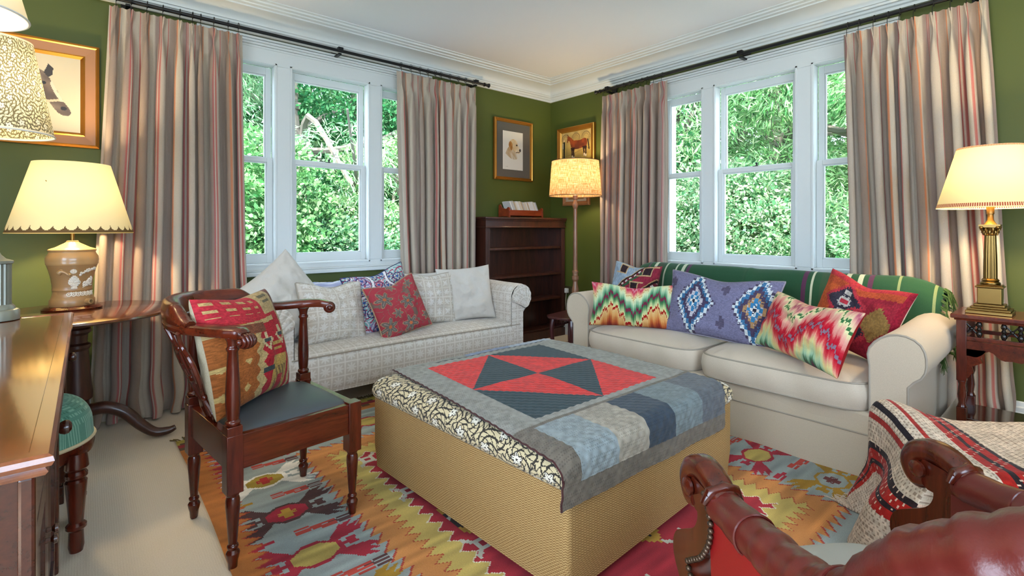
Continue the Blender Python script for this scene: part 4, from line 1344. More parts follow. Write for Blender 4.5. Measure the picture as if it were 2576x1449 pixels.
A, B = np.meshgrid(np.linspace(-1, 1, 40), np.linspace(-1, 1, 40), indexing='ij')
Zs = 0.448 + 0.034 * ((1 - np.abs(A) ** 3.2) * (1 - np.abs(B) ** 3.2)) ** 0.6
m = MB().grid(np.stack([A * (a - 0.004) , B * (a - 0.004), Zs], 2))
m.build('seat', M_greyleather, cc, smooth=60)
for x, y in ((-a, -a), (a, a), (-a, a)):
    m = MB().box((x - 0.024, y - 0.024, 0.455), (x + 0.024, y + 0.024, 0.487))
    m.lathe([(0.020, 0.487), (0.024, 0.493), (0.024, 0.500), (0.018, 0.505), (0.020, 0.515), (0.023, 0.56), (0.023, 0.60), (0.019, 0.68), (0.0165, 0.735), (0.021, 0.742), (0.021, 0.748), (0.017, 0.753), (0.019, 0.77), (0.026, 0.785)], 18, T(x, y, 0))
    m.build('arm_post', M_mahog, cc, smooth=35, bevel=0.002)
half = [(-0.195, -0.268, 0.786), (-0.203, -0.248, 0.797), (-0.220, -0.205, 0.80), (-0.262, -0.13, 0.80), (-0.300, -0.04, 0.80), (-0.315, 0.06, 0.802), (-0.300, 0.17, 0.806), (-0.245, 0.245, 0.81)]
other = [(-0.172, -0.318, 0.793), (-0.188, -0.280, 0.803), (-0.212, -0.22, 0.806)] + half[3:]
rail = half + [(-y, -x, z) for x, y, z in reversed(other[:-1])]
pth = spline(rail, 7)
rows = []
n = len(pth)
for i, p in enumerate(pth):
    t = pth[min(i + 1, n - 1)] - pth[max(i - 1, 0)]
    t = t / np.linalg.norm(t)
    s = np.array([t[1], -t[0], 0]); s /= np.linalg.norm(s)
    w = np.interp(min(i, n - 1 - i), [0, 6, 14, 22, n / 2], [0.022, 0.024, 0.040, 0.034, 0.036])
    h = 0.017
    sec = [(-1, -0.4), (-1, 0.5), (-0.8, 0.95), (0, 1.05), (0.8, 0.95), (1, 0.5), (1, -0.4), (0.85, -0.95), (0, -1), (-0.85, -0.95)]
    rows.append([p + s * (w * b) + np.array([0, 0, h * c]) for b, c in sec])
m = MB().grid(np.array(rows), closev=True)
k = len(m.v)
m.f.append(tuple(range(10))); m.uv.append(None); m.mi.append(0)
m.f.append(tuple(range(k - 10, k))); m.uv.append(None); m.mi.append(0)
ar = m.build('arm_rail', M_mahogh, cc, smooth=50)
for sgn in (0, 1):                                              # reeded scroll knuckle at each end
    e = pth[0] if sgn == 0 else pth[-1]
    t = (pth[0] - pth[3]) if sgn == 0 else (pth[-1] - pth[-4])
    t = Vector(t); t.z = 0; t.normalize()
    s = Vector((t.y, -t.x, 0))
    m = MB()
    c0 = Vector(e) + t * 0.004 - Vector((0, 0, 0.012))
    for q, r in ((-0.021, 0.021), (-0.0105, 0.026), (0.0, 0.027), (0.0105, 0.026), (0.021, 0.021)):
        ring = []
        for kk in range(9):
            ph = kk / 8 * PI
            ring.append((math.sin(ph) * r, q + 0.0062 * -math.cos(ph)))
        Pg = np.array([[tuple(c0 + s * b + (t * math.cos(2 * PI * h / 20) + Vector((0, 0, 1)) * math.sin(2 * PI * h / 20)) * rr) for h in range(20)] for rr, b in [(max(0.001, r * (0.6 + 0.4 * math.sin(kk / 8 * PI))), q + 0.0062 * -math.cos(kk / 8 * PI)) for kk in range(9)]])
        m.grid(Pg, closev=True)
    for q in (-0.028, 0.028):
        m.ball(tuple(c0 + s * q), 0.011, 12, 8)
    m.build('scroll', M_mahog, ar)
i0, i1 = int(n * 0.27), int(n * 0.73)
rows = []
for i in range(i0, i1 + 1):
    p = pth[i]
    t = pth[i + 1] - pth[i - 1]; t /= np.linalg.norm(t)
    s = np.array([t[1], -t[0], 0]); s /= np.linalg.norm(s)
    out = s if np.dot(s[:2], p[:2]) > 0 else -s
    f = min(1, min(i - i0, i1 - i) / 7.0)
    f = f * f * (3 - 2 * f)
    h = 0.006 + 0.056 * f
    sec = [(-0.030, 0.014), (-0.020, 0.5 * h), (-0.008, h), (0.004, h + 0.016), (0.020, h + 0.018), (0.034, h + 0.010), (0.040, h * 0.7), (0.036, 0.014)]
    rows.append([p + out * b + np.array([0, 0, c if k_ in (0, 7) else c * 1.0 + 0.006]) for k_, (b, c) in enumerate(sec)])
m = MB().grid(np.array(rows), closev=True)
k = len(m.v)
m.f.append(tuple(range(8))); m.uv.append(None); m.mi.append(0)
m.f.append(tuple(range(k - 8, k))); m.uv.append(None); m.mi.append(0)
m.build('crest', M_mahogh, cc, smooth=50)
# pierced vase splats on the two back sides
def splat(base, top, across):
    m = MB()
    b0, t0 = Vector(base), Vector(top); ac = Vector(across).normalized()
    def at(u, h):
        p = b0.lerp(t0, h) + ac * u
        return (p.x, p.y, p.z)
    m.tube([at(u, h) for u, h in spline([(-0.035, 0), (-0.06, 0.10), (-0.03, 0.25), (-0.075, 0.5), (-0.085, 0.68), (-0.05, 0.85), (-0.075, 1.0)], 6)], 0.0085, 8)
    m.tube([at(u, h) for u, h in spline([(0.035, 0), (0.06, 0.10), (0.03, 0.25), (0.075, 0.5), (0.085, 0.68), (0.05, 0.85), (0.075, 1.0)], 6)], 0.0085, 8)
    for q in (-0.022, 0.022):
        m.tube([at(u, h) for u, h in spline([(q * 0.5, 0.04), (q * 0.4, 0.25), (q * 1.3, 0.5), (q * 1.5, 0.7), (q * 0.6, 0.95)], 6)], 0.006, 8)
    m.tube([at(u, h) for u, h in spline([(-0.07, 0.52), (-0.03, 0.44), (0, 0.5), (0.03, 0.44), (0.07, 0.52)], 6)], 0.007, 8)
    m.tube([at(u, h) for u, h in spline([(-0.08, 0.75), (-0.04, 0.84), (0, 0.78), (0.04, 0.84), (0.08, 0.75)], 6)], 0.007, 8)
    for u, h, r in ((0, 0.47, 0.016), (-0.035, 0.27, 0.012), (0.035, 0.27, 0.012), (0, 0.80, 0.014), (-0.05, 0.62, 0.010), (0.05, 0.62, 0.010)):
        m.ball(at(u, h), r, 10, 6)
    m.add([at(-0.05, 0), at(0.05, 0), at(0.04, 0.1), at(-0.04, 0.1)], [(0, 1, 2, 3)])
    return m.build('splat', M_mahog, cc)
splat((-a, 0.0, 0.452), (-0.338, 0.03, 0.79), (0, 1, 0))
splat((0.0, a, 0.452), (-0.03, 0.338, 0.79), (1, 0, 0))
cushion('red and brown kilim cushion propped in the mahogany corner chair', 0.47, 0.44, 0.17, (0.478, 2.205, 0.678), math.radians(46), 0.26, 0.04, kilim_corner, M_kilim, back='#b7a88c', seed=21, N=140, wr=0.008, chop=0.01)

# ------------------------------------------------------------------ red leather tub armchair (seen from behind)
O = (1.03, 0.142); FD = math.atan2(-0.536, 0.844)
lc = thing('leather_armchair', 'oxblood leather armchair with scrolled wooden arms, seen from behind', 'armchair', (O[0] + 0.012, O[1] - 0.010, 0), FD)
lc.scale = (1, 1, 0.96)
hp = [(-0.270, 0.235, 0.640), (-0.276, 0.10, 0.648), (-0.281, -0.03, 0.664), (-0.283, -0.11, 0.703), (-0.284, -0.19, 0.80), (-0.254, -0.27, 0.865), (-0.18, -0.325, 0.90), (-0.08, -0.35, 0.915), (0, -0.355, 0.917)]
full = hp + [(-x, y, z) for x, y, z in reversed(hp[:-1])]
pt = spline(full, 12)
n = len(pt)
rows = []
for i, p in enumerate(pt):
    t = pt[min(i + 1, n - 1)] - pt[max(i - 1, 0)]; t = Vector(t).normalized()
    s = t.cross(Vector((0, 0, 1))).normalized(); w = s.cross(t).normalized()
    f = min(i, n - 1 - i) / (n / 2)
    r = 0.034 + 0.020 * min(1, f * 1.3)
    ripple = -0.0042 * abs(math.sin(i * 0.83)) ** 6 * (0.12 < f < 0.85) + 0.0015 * math.sin(i * 0.9 + 1)
    if min(i, n - 1 - i) == 0:
        r *= 0.86
    rows.append([Vector(p) + s * ((r + ripple * abs(math.cos(q))) * 1.02 * math.cos(q)) + w * ((r + ripple) * 1.0 * math.sin(q)) for q in np.linspace(0, 2 * PI, 22, endpoint=False)])
m = MB().grid(np.array([[tuple(q) for q in row] for row in rows]), closev=True)
k = len(m.v)
m.f.append(tuple(range(22))); m.uv.append(None); m.mi.append(0)
m.f.append(tuple(range(k - 22, k))); m.uv.append(None); m.mi.append(0)
rl = m.build('padded_roll', M_redleather, lc, smooth=60)
for i in (10, 33, n - 11, n - 34):
    f = min(i, n - 1 - i) / (n / 2); r = 0.0348 + 0.020 * min(1, f * 1.3)
    t = Vector(pt[i + 1] - pt[i - 1]).normalized(); s = t.cross(Vector((0, 0, 1))).normalized(); w = s.cross(t)
    MB().tube([tuple(Vector(pt[i]) + s * (r * 1.02 * math.cos(q)) + w * (r * math.sin(q))) for q in np.linspace(0, 2 * PI, 26, endpoint=False)], 0.0028, 6, closed=True).build('seam', M_redleather, rl)
def wallring(off, z0, name, mat, ztop):
    rows = []
    for i, p in enumerate(pt):
        t = Vector(pt[min(i + 1, n - 1)] - pt[max(i - 1, 0)]); t.z = 0; t.normalize()
        s = Vector((t.y, -t.x, 0))
        inn = 1 if s.dot(Vector((-p[0], -p[1] , 0))) > 0 else -1
        base = Vector((p[0] * 0.97, p[1] * 0.93 + 0.01, 0)) + s * (inn * off)
        top = Vector((p[0], p[1], 0)) + s * (inn * off)
        rows.append([tuple(top.lerp(base, k / 8)[:2]) + ((p[2] - ztop) * (1 - k / 8) + z0 * (k / 8),) for k in range(9)])
    return MB().grid(np.array(rows)).build(name, mat, lc, smooth=60)
wallring(-0.024, 0.25, 'outside_back', M_redside, 0.02)
wallring(0.026, 0.36, 'inside_back', M_redleather, 0.02)
# seat
A, B = np.meshgrid(np.linspace(-1, 1, 36), np.linspace(-1, 1, 36), indexing='ij')
sc = np.maximum(np.abs(A), np.abs(B)) / np.maximum((np.abs(A) ** 5 + np.abs(B) ** 5) ** 0.2, 1e-6)
top = np.stack([A * sc * (0.25 + 0.012 * B), 0.085 + B * sc * 0.325, 0.405 + 0.045 * ((1 - A ** 4) * (1 - B ** 4)).clip(0) ** 0.5], 2)
m = MB().grid(top)
m.box((-0.245, -0.2, 0.30), (0.245, 0.395, 0.407))
m.build('seat', M_paleleather, lc, smooth=60)
MB().box((-0.26, -0.24, 0.25), (0.26, 0.37, 0.32)).build('seat_frame', M_mahog, lc, smooth=0, bevel=0.005)
for s in (-1, 1):
    x = s * 0.272
    cen = spline([(0.268, 0.645), (0.248, 0.61), (0.252, 0.575), (0.275, 0.54), (0.312, 0.512), (0.342, 0.488), (0.346, 0.462), (0.322, 0.432), (0.305, 0.39), (0.308, 0.34), (0.318, 0.27)], 6)
    wid = np.interp(np.linspace(0, 1, len(cen)), [0, 0.25, 0.5, 0.75, 1], [0.026, 0.024, 0.030, 0.032, 0.024])
    poly = []
    tn = np.gradient(cen, axis=0); tn /= np.linalg.norm(tn, axis=1)[:, None]
    nrm = np.stack([-tn[:, 1], tn[:, 0]], 1)
    poly = [tuple(p) for p in cen + nrm * wid[:, None]] + [tuple(p) for p in (cen - nrm * wid[:, None])[::-1]]
    m = MB().prism(poly, x - 0.027, x + 0.027, 'x')
    af = m.build('arm_front', M_mahog, lc, smooth=30, bevel=0.006)
    # top scroll curling over and forward, with round eyes
    sp = spline([(0.215, 0.655), (0.25, 0.678), (0.29, 0.685), (0.325, 0.670), (0.338, 0.640), (0.322, 0.612), (0.298, 0.615)], 6)
    th_ = np.interp(np.linspace(0, 1, len(sp)), [0, 0.4, 0.8, 1], [0.018, 0.026, 0.024, 0.016])
    rows = []
    tg = np.gradient(sp, axis=0); tg /= np.linalg.norm(tg, axis=1)[:, None]
    for p, tt, w_ in zip(sp, tg, th_):
        nn = np.array([-tt[1], tt[0]])
        rows.append([(x + 0.028 * math.copysign(abs(math.cos(q)) ** 0.6, math.cos(q)), p[0] + nn[0] * w_ * math.sin(q), p[1] + nn[1] * w_ * math.sin(q)) for q in np.linspace(0, 2 * PI, 18, endpoint=False)])
    m = MB().grid(np.array(rows), closev=True)
    k = len(m.v)
    m.f.append(tuple(range(18))); m.uv.append(None); m.mi.append(0)
    m.f.append(tuple(range(k - 18, k))); m.uv.append(None); m.mi.append(0)
    for q in (-1, 1):
        m.lathe([(0.019, 0.0), (0.018, 0.006), (0.010, 0.010), (0.0, 0.011)], 16, T(x + q * 0.026, 0.308, 0.640, 0, q * PI / 2, 0), cap=False)
    m.prism([(0.225, 0.60), (0.29, 0.60), (0.325, 0.625), (0.30, 0.665), (0.235, 0.66)], x - 0.022, x + 0.022, 'x')
    m.build('arm_scroll', M_mahog, lc, smooth=50)
    m = MB().tube([(x - 0.038, 0.228, 0.648), (x - 0.026, 0.226, 0.670), (x, 0.225, 0.679), (x + 0.026, 0.226, 0.670), (x + 0.038, 0.228, 0.648)], [0.007, 0.0115, 0.0125, 0.0115, 0.007], 10)
    for q in range(7):
        m.ball((x - 0.030 + 0.010 * q, 0.2245, 0.680 - 0.0045 * abs(q - 3)), 0.0075, 8, 6)
    m.build('carved_collar', M_mahog, lc)
    m = MB()
    back = (cen + nrm * wid[:, None]) if (cen + nrm * wid[:, None])[0][0] < cen[0][0] else (cen - nrm * wid[:, None])
    acc = 0.0; last = None
    xo = x + s * 0.029
    for p in spline(back, 6):
        if last is None or math.hypot(p[0] - last[0], p[1] - last[1]) > 0.0125:
            m.ball((xo, p[0] - 0.003, p[1]), 0.0062, 8, 6); last = p
    m.build('nail_trim', plain('antique_nail', '#5d4a3c', 0.35, metal=0.8), lc)
    m = MB().lathe([(0.014, 0.0), (0.018, 0.01), (0.016, 0.05), (0.024, 0.16), (0.030, 0.24), (0.026, 0.27)], 16, T(x, 0.335, 0))
    m.build('leg', M_mahog, lc)
    m = MB().tube(spline([(x * 0.85, -0.22, 0.27), (x * 0.87, -0.26, 0.15), (x * 0.9, -0.33, 0.0)], 5), np.linspace(0.026, 0.017, 11), 10)
    m.build('leg', M_mahog, lc)

# ------------------------------------------------------------------ stool under a woven throw, right of the armchair
E1 = Vector((0.63, -0.777, 0)); E2 = Vector((-0.777, -0.63, 0))
ORG = Vector((2.37, 0.585, 0))
frz = math.atan2(E1.y, E1.x)
fs = thing('footstool', 'low upholstered stool hidden under the striped throw', 'stool', tuple(ORG), frz)
# local x along E1, local y = -E2 direction
MB().box((0.03, -0.47, 0.14), (0.78, -0.03, 0.375)).build('seat', plain('pale_blue_ticking', '#c9d3da', 0.85, bump=0.1), fs, smooth=0, bevel=0.02, bseg=3)
MB().box((0.04, -0.46, 0.10), (0.77, -0.04, 0.14)).build('frame', M_dark, fs, smooth=0, bevel=0.004)
for x in (0.08, 0.73):
    for y in (-0.42, -0.08):
        MB().lathe([(0.014, 0), (0.02, 0.03), (0.025, 0.10)], 12, T(x, y, 0)).build('leg', M_dark, fs)
def throw():
    n1, n2 = 300, 220
    p = np.linspace(-0.40, 1.06, n1 + 1); q = np.linspace(-0.82, 0.34, n2 + 1)
    Pp, Qq = np.meshgrid(p, q, indexing='ij')
    lo1, hi1, lo2, hi2 = 0.05, 0.76, -0.45, -0.05
    e1 = np.where(Pp < lo1, Pp - lo1, np.where(Pp > hi1, Pp - hi1, 0))
    e2 = np.where(Qq < lo2, Qq - lo2, np.where(Qq > hi2, Qq - hi2, 0))
    dist = np.hypot(e1, e2)
    ang = np.arctan2(e2, e1)
    r = 0.07
    th = np.minimum(dist / r, PI / 2 * 0.93)
    drop = np.maximum(0, dist - r * PI / 2 * 0.93)
    per = Pp * 0.6 + Qq * 1.0 + ang * 0.16
    rip = (0.050 * np.sin(per * 13 + 1.2) + 0.045 * np.sin(per * 7.5 + 0.4 + 3 * dist) + 0.02 * (vnoise(Pp * 6, Qq * 6, 8) - 0.5)) * sstep(0.02, 0.30, dist)
    out = r * np.sin(th) + drop * 0.20 + rip
    nx = np.where(dist > 0, np.cos(ang), 0); ny = np.where(dist > 0, np.sin(ang), 0)
    X = np.clip(Pp, lo1, hi1) + nx * out
    Y = np.clip(Qq, lo2, hi2) + ny * out
    Z = 0.397 - r * (1 - np.cos(th)) * 0.9 - drop * 0.97
    hump = 0.060 * np.exp(-((Pp - 0.02) / 0.16) ** 2 - ((Qq + 0.10) / 0.22) ** 2) + 0.03 * np.exp(-((Pp - 0.78) / 0.2) ** 2 - ((Qq + 0.05) / 0.2) ** 2) + 0.040 * (vnoise(Pp * 4 + 2, Qq * 3.2, 6))
    Z = Z + hump + 0.004 * (vnoise(Pp * 30, Qq * 30, 3) - 0.5)
    Z = np.maximum(Z, 0.016 + 0.012 * vnoise(Pp * 9, Qq * 9, 4))
    um = (Pp[:-1, :-1] + Pp[1:, 1:]) / 2; vm = (Qq[:-1, :-1] + Qq[1:, 1:]) / 2
    c = paint(um.shape, '#d0bda8')
    dash = (((vm * 62 + np.floor(um * 85) * 0.5) % 1) < 0.42) & (((um * 85) % 1) < 0.55)
    put(c, dash, '#9c8776')
    for lo, hi in ((0.115, 0.225), (0.50, 0.61), (-0.215, -0.125), (0.86, 0.95)):
        w = (um - lo) / (hi - lo)
        band = (w > 0) & (w < 1)
        put(c, band, '#a3211a')
        put(c, band & ((w < 0.0) | (w > 0.82)) | band & (np.abs(w - 0.42) < 0.09), '#2b1f22')
        put(c, band & (((vm * 40 + np.floor(um * 60) * 0.37) % 1) < 0.13) & (((um * 60) % 1) < 0.5), '#d8b7a0')
    for ps, col in ((-0.045, '#9e2a24'), (-0.005, '#262025'), (0.04, '#9e2a24'), (0.70, '#3a3f58'), (0.74, '#9e2a24'), (0.78, '#9e2a24')):
        put(c, np.abs(um - ps) < 0.009, col)
    c *= (0.86 + 0.24 * vnoise(um * 90, vm * 90, 2)[..., None])
    P = np.stack([X, Y, Z], 2)
    o = sheet('throw', P, c, M_throwk, thick=0.008)
    o.location = fs.location; o.rotation_euler = fs.rotation_euler
    tag(o, 'cream woven throw with red and black stripes heaped over a stool', 'throw')
    rnd = random.Random(3)
    frm = plain('cream_fringe', '#c3b19e', 0.95)
    for row in (0, -1):
        m = MB()
        for i in list(range(0, n1, 3)):
            b = P[i, row]
            m.tube([tuple(b), (b[0] + rnd.uniform(-.02, .02), b[1] + (-0.02 if row == 0 else 0.02), max(0.012, b[2] - 0.02)), (b[0] + rnd.uniform(-.03, .03), b[1] + (-0.05 if row == 0 else 0.05), max(0.012, b[2] - 0.035))], 0.002, 4)
        m.build('fringe', frm, o)
throw()
# ------------------------------------------------------------------ bookcase in the corner
BX0, BX1, BY, BYB, BZ = 2.875, 3.945, 3.755, 3.97, 1.262
bk = thing('bookcase', 'empty dark wood bookcase with shelves in the room corner', 'bookcase', (BX0, BY, 0))
W, D = BX1 - BX0, BYB - BY
for x in (0, W - 0.03):
    m = MB().box((x, 0.0, 0), (x + 0.03, D, 1.19))
    m.build('side_panel', M_dark, bk, smooth=0, bevel=0.002)
for x in (-0.004, W - 0.046):
    m = MB().box((x, -0.012, 0.10), (x + 0.05, 0.004, 1.185))
    for q in (0.010, 0.022, 0.034):
        m.box((x + q, -0.016, 0.14), (x + q + 0.006, -0.010, 1.15))
    m.build('front_stile', M_dark, bk, smooth=0, bevel=0.002)
MB().box((0.03, D - 0.012, 0.06), (W - 0.03, D, 1.19)).build('back_panel', M_dark, bk, smooth=0)
MB().box((-0.006, -0.014, 0), (W + 0.006, D, 0.085)).build('plinth', M_dark, bk, smooth=0, bevel=0.004)
for z in (0.105, 0.42, 0.68, 0.96):
    MB().box((0.03, 0.012, z - 0.022), (W - 0.03, D - 0.012, z)).build('shelf', M_dark, bk, smooth=0, bevel=0.003)
m = MB().box((-0.004, -0.014, 1.165), (W + 0.004, D, 1.235)).box((-0.016, -0.028, 1.157), (W + 0.01, D, 1.172))
m.box((-0.014, -0.026, 1.225), (W + 0.01, D, 1.240)).box((-0.024, -0.036, 1.240), (W + 0.014, D, BZ))
m.build('top', M_dark, bk, smooth=0, bevel=0.005)

tr = thing('book_tray', 'reddish wooden tray of booklets on top of the bookcase', 'tray', (3.20, 3.80, BZ))
TW, TD = 0.47, 0.15
M_cherry = wood('cherry_wood', '#6a210e', '#a4431f', 0.35, axis=(1, 6, 6))
MB().box((0.015, 0.0, 0.012), (TW - 0.015, 0.012, 0.075)).box((0.015, TD - 0.012, 0.012), (TW - 0.015, TD, 0.075)).box((0.015, 0.0, 0.012), (TW - 0.015, TD, 0.022)).build('trough', M_cherry, tr, smooth=0, bevel=0.002)
for x in (0.0, TW - 0.015):
    poly = [(-0.012, 0), (0.012, 0), (0.02, 0.01), (TD - 0.02, 0.01), (TD - 0.012, 0), (TD + 0.012, 0), (TD + 0.01, 0.125), (TD - 0.015, 0.135), (TD - 0.04, 0.10), (0.05, 0.085), (0.03, 0.09), (0.012, 0.105), (-0.008, 0.095)]
    MB().prism(poly, x, x + 0.015, 'x').build('end_panel', M_cherry, tr, smooth=0, bevel=0.003)
M_cards = [plain('booklet_%s' % n, c, 0.8) for n, c in (('white', '#dcd8d0'), ('cream', '#d2c6ae'), ('tan', '#b89f7c'), ('grey', '#b9b6b0'))]
rnd = random.Random(5)
nb = 22
lbl = {0: 'white booklet at the left end of the wooden tray', nb - 1: 'thin booklet at the right end of the wooden tray'}
for k in range(nb):
    h = rnd.uniform(0.135, 0.15)
    b = MB().box((0, 0, 0), (0.0135, 0.118, h)).build('booklet', M_cards[rnd.choice([0, 0, 1, 1, 2, 3]) if k else 0], None, smooth=0, bevel=0.001)
    b.location = (3.20 + 0.082 + k * 0.0165, 3.80 + 0.016, BZ + 0.0265)
    b.rotation_euler = (0, math.radians(-24), 0)
    tag(b, lbl.get(k, 'thin pale booklet leaning in the middle of the wooden tray'), 'booklet', 'booklets in the wooden tray')

# ------------------------------------------------------------------ floor lamp
fl = thing('floor_lamp', 'turned wooden floor lamp with burlap drum shade in the corner', 'floor lamp', (3.60, 3.275, 0))
MB().lathe([(0.15, 0), (0.155, 0.012), (0.14, 0.03), (0.08, 0.045), (0.05, 0.07), (0.032, 0.10)], 28).build('base', M_lampwood, fl)
MB().lathe([(0.026, 0.10), (0.034, 0.14), (0.03, 0.30), (0.036, 0.46), (0.036, 0.48), (0.028, 0.49), (0.028, 0.50), (0.034, 0.53), (0.035, 0.56), (0.026, 0.60), (0.022, 0.64), (0.034, 0.66), (0.034, 0.69), (0.026, 0.695), (0.025, 0.72), (0.031, 0.725), (0.031, 0.74), (0.022, 0.75), (0.017, 1.34), (0.020, 1.345), (0.028, 1.37), (0.029, 1.385), (0.018, 1.41), (0.016, 1.43), (0.024, 1.435), (0.024, 1.47), (0.014, 1.48), (0.014, 1.52)], 20).build('pole', M_lampwood, fl, smooth=30)
def shade(parent, r0, z0, r1, z1, mat, name='lamp_shade', seg=64, nv=12, curve=0.0, trim=None, tr=0.003):
    P = [(r0 + (r1 - r0) * t - curve * math.sin(PI * t), z0 + (z1 - z0) * t) for t in np.linspace(0, 1, nv)]
    rows = np.array([[(r * math.cos(2 * PI * k / seg), r * math.sin(2 * PI * k / seg), z) for k in range(seg + 1)] for r, z in P])
    uv = np.array([[(k / seg, 1.3 * (z - z0)) for k in range(seg + 1)] for r, z in P])
    s = MB().grid(rows, uv=uv).build(name, mat, parent, smooth=60)
    if trim:
        for r, z, nm in ((r0, z0, 'lower_trim'), (r1, z1, 'upper_trim')):
            MB().tube([(r * math.cos(q), r * math.sin(q), z) for q in np.linspace(0, 2 * PI, 64, endpoint=False)], tr, 6, closed=True).build(nm, trim, s)
    return s
def bulb(parent, z, watts, col=(1.0, 0.78, 0.47), r=0.03):
    b = MB().ball((0, 0, z), r, 14, 10).lathe([(0.013, z - r - 0.04), (0.015, z - r)], 12).build('bulb', M_bulb, parent)
    d = bpy.data.lights.new('lamp_light', 'POINT')
    d.energy = watts; d.color = col; d.shadow_soft_size = 0.05
    o = bpy.data.objects.new('lamp_light', d)
    COL.objects.link(o); o.parent = parent; o.location = (0, 0, z + 0.045)
    b.visible_shadow = True
    return o
shade(fl, 0.252, 1.465, 0.226, 1.80, M_shade_lin, trim=plain('dark_brown_trim', '#4a3024', 0.8))
bulb(fl, 1.60, 18)
m = MB()
for k in range(3):
    q = 2 * PI * k / 3
    m.tube([(0.012 * math.cos(q), 0.012 * math.sin(q), 1.515), (0.233 * math.cos(q), 0.233 * math.sin(q), 1.70)], 0.002, 6)
m.build('shade_carrier', M_brass, fl)

# small carved table between the sofas
st = thing('carved_table', 'small dark carved table between the two sofas', 'table', (3.22, 2.98, 0), 0.2)
M_plum = wood('plum_stained_wood', '#2e1016', '#5a2a2c', 0.35)
top = [(-0.21, -0.10), (-0.225, -0.05), (-0.225, 0.05), (-0.21, 0.10), (-0.15, 0.15), (0.15, 0.15), (0.21, 0.10), (0.225, 0), (0.21, -0.10), (0.15, -0.15), (-0.15, -0.15)]
MB().prism(top, 0.385, 0.405, 'z').build('tabletop', M_plum, st, smooth=0, bevel=0.006)
for x in (-0.15, 0.15):
    for y in (-0.10, 0.10):
        MB().tube(spline([(x * 0.9, y * 0.9, 0.388), (x * 1.0, y, 0.30), (x * 0.95, y, 0.17), (x * 1.1, y * 1.1, 0.06), (x * 1.25, y * 1.2, 0.0)], 6), np.linspace(0.022, 0.013, 25), 8).build('leg', M_plum, st)
m = MB()
for k in range(6):
    x = -0.11 + 0.044 * k
    for y in (-0.105, 0.105):
        m.tube([(x + 0.018 * math.cos(q), y, 0.33 + 0.022 * math.sin(q)) for q in np.linspace(0, 2 * PI, 12, endpoint=False)], 0.005, 6, closed=True)
m.box((-0.14, -0.11, 0.355), (0.14, -0.10, 0.388)).box((-0.14, 0.10, 0.355), (0.14, 0.11, 0.388)).box((-0.14, -0.11, 0.295), (0.14, -0.10, 0.308)).box((-0.14, 0.10, 0.295), (0.14, 0.11, 0.308))
m.build('pierced_apron', M_plum, st, smooth=40)

# wall socket with a plug
so = thing('wall_socket', 'white plug in a socket on the green wall beside the bookcase', 'socket', (3.985, 3.70, 0.44))
MB().box((-0.010, -0.07, 0.0), (0.0, 0.07, 0.085)).build('plate', plain('brass_plate', '#4d4630', 0.4, metal=0.5), so, smooth=0, bevel=0.003)
MB().box((-0.045, 0.01, 0.015), (-0.009, 0.055, 0.065)).build('plug', M_white, so, smooth=0, bevel=0.006)
MB().tube(spline([(-0.03, 0.03, 0.015), (-0.035, 0.03, -0.12), (-0.03, 0.0, -0.30), (-0.05, -0.08, -0.42)], 6), 0.004, 6).build('cord', plain('white_cord', '#a8a394', 0.6), so)

# ------------------------------------------------------------------ side table at the right, with the brass column lamp
sd = thing('side_table', 'mahogany side table with spindle gallery at the right edge', 'table', (3.43, 0.10, 0))
hx_, y0, y1 = 0.165, -0.55, 0.375
MB().box((-hx_, y0, 0.708), (hx_, y1, 0.73)).box((-hx_ + 0.012, y0 + 0.012, 0.698), (hx_ - 0.012, y1 - 0.012, 0.708)).build('tabletop', M_mahogh, sd, smooth=0, bevel=0.005)
LG = [(x, y) for x in (-hx_ + 0.035, hx_ - 0.035) for y in (y0 + 0.04, y1 - 0.04)]
for x, y in LG:
    m = MB().box((x - 0.019, y - 0.019, 0.40), (x + 0.019, y + 0.019, 0.70)).box((x - 0.019, y - 0.019, 0.16), (x + 0.019, y + 0.019, 0.27))
    m.lathe([(0.014, 0), (0.019, 0.02), (0.014, 0.05), (0.018, 0.10), (0.019, 0.16)], 14, T(x, y, 0)).lathe([(0.019, 0.27), (0.013, 0.29), (0.018, 0.33), (0.013, 0.38), (0.019, 0.40)], 14, T(x, y, 0))
    m.build('leg', M_mahog, sd, smooth=35, bevel=0.002)
m = MB()
for x in (-hx_ + 0.035, hx_ - 0.035):
    m.box((x - 0.012, y0 + 0.05, 0.602), (x + 0.012, y1 - 0.05, 0.622))
for y in (y0 + 0.04, y1 - 0.04):
    m.box((-hx_ + 0.05, y - 0.012, 0.602), (hx_ - 0.05, y + 0.012, 0.622))
m.build('gallery_rail', M_mahogh, sd, smooth=0, bevel=0.003)
def baluster(x, y):
    p = [(0.006, 0.622), (0.011, 0.632), (0.012, 0.642), (0.006, 0.651), (0.010, 0.660), (0.006, 0.669), (0.012, 0.680), (0.010, 0.690), (0.006, 0.698)]
    return MB().lathe(p, 12, T(x, y, 0)).build('spindle', M_ebony, sd)
x = -hx_ + 0.035
for c in np.arange(y0 + 0.14, y1 - 0.05, 0.142):
    for q in (-0.028, 0.028):
        baluster(x, c + q)
    MB().tube([(x, c - 0.022, 0.635), (x, c + 0.022, 0.688)], 0.004, 6).tube([(x, c - 0.022, 0.688), (x, c + 0.022, 0.635)], 0.004, 6).ball((x, c, 0.661), 0.009).build('cross', M_ebony, sd)
poly = [(y0 + 0.055, 0.60)] + [(y, 0.535 + 0.016 * math.cos((y - y0) * 40) + 0.008 * math.cos((y - y0) * 80)) for y in np.linspace(y0 + 0.055, y1 - 0.055, 60)] + [(y1 - 0.055, 0.60)]
MB().prism(poly, x - 0.008, x + 0.008, 'x').build('apron', M_mahogh, sd, smooth=0)
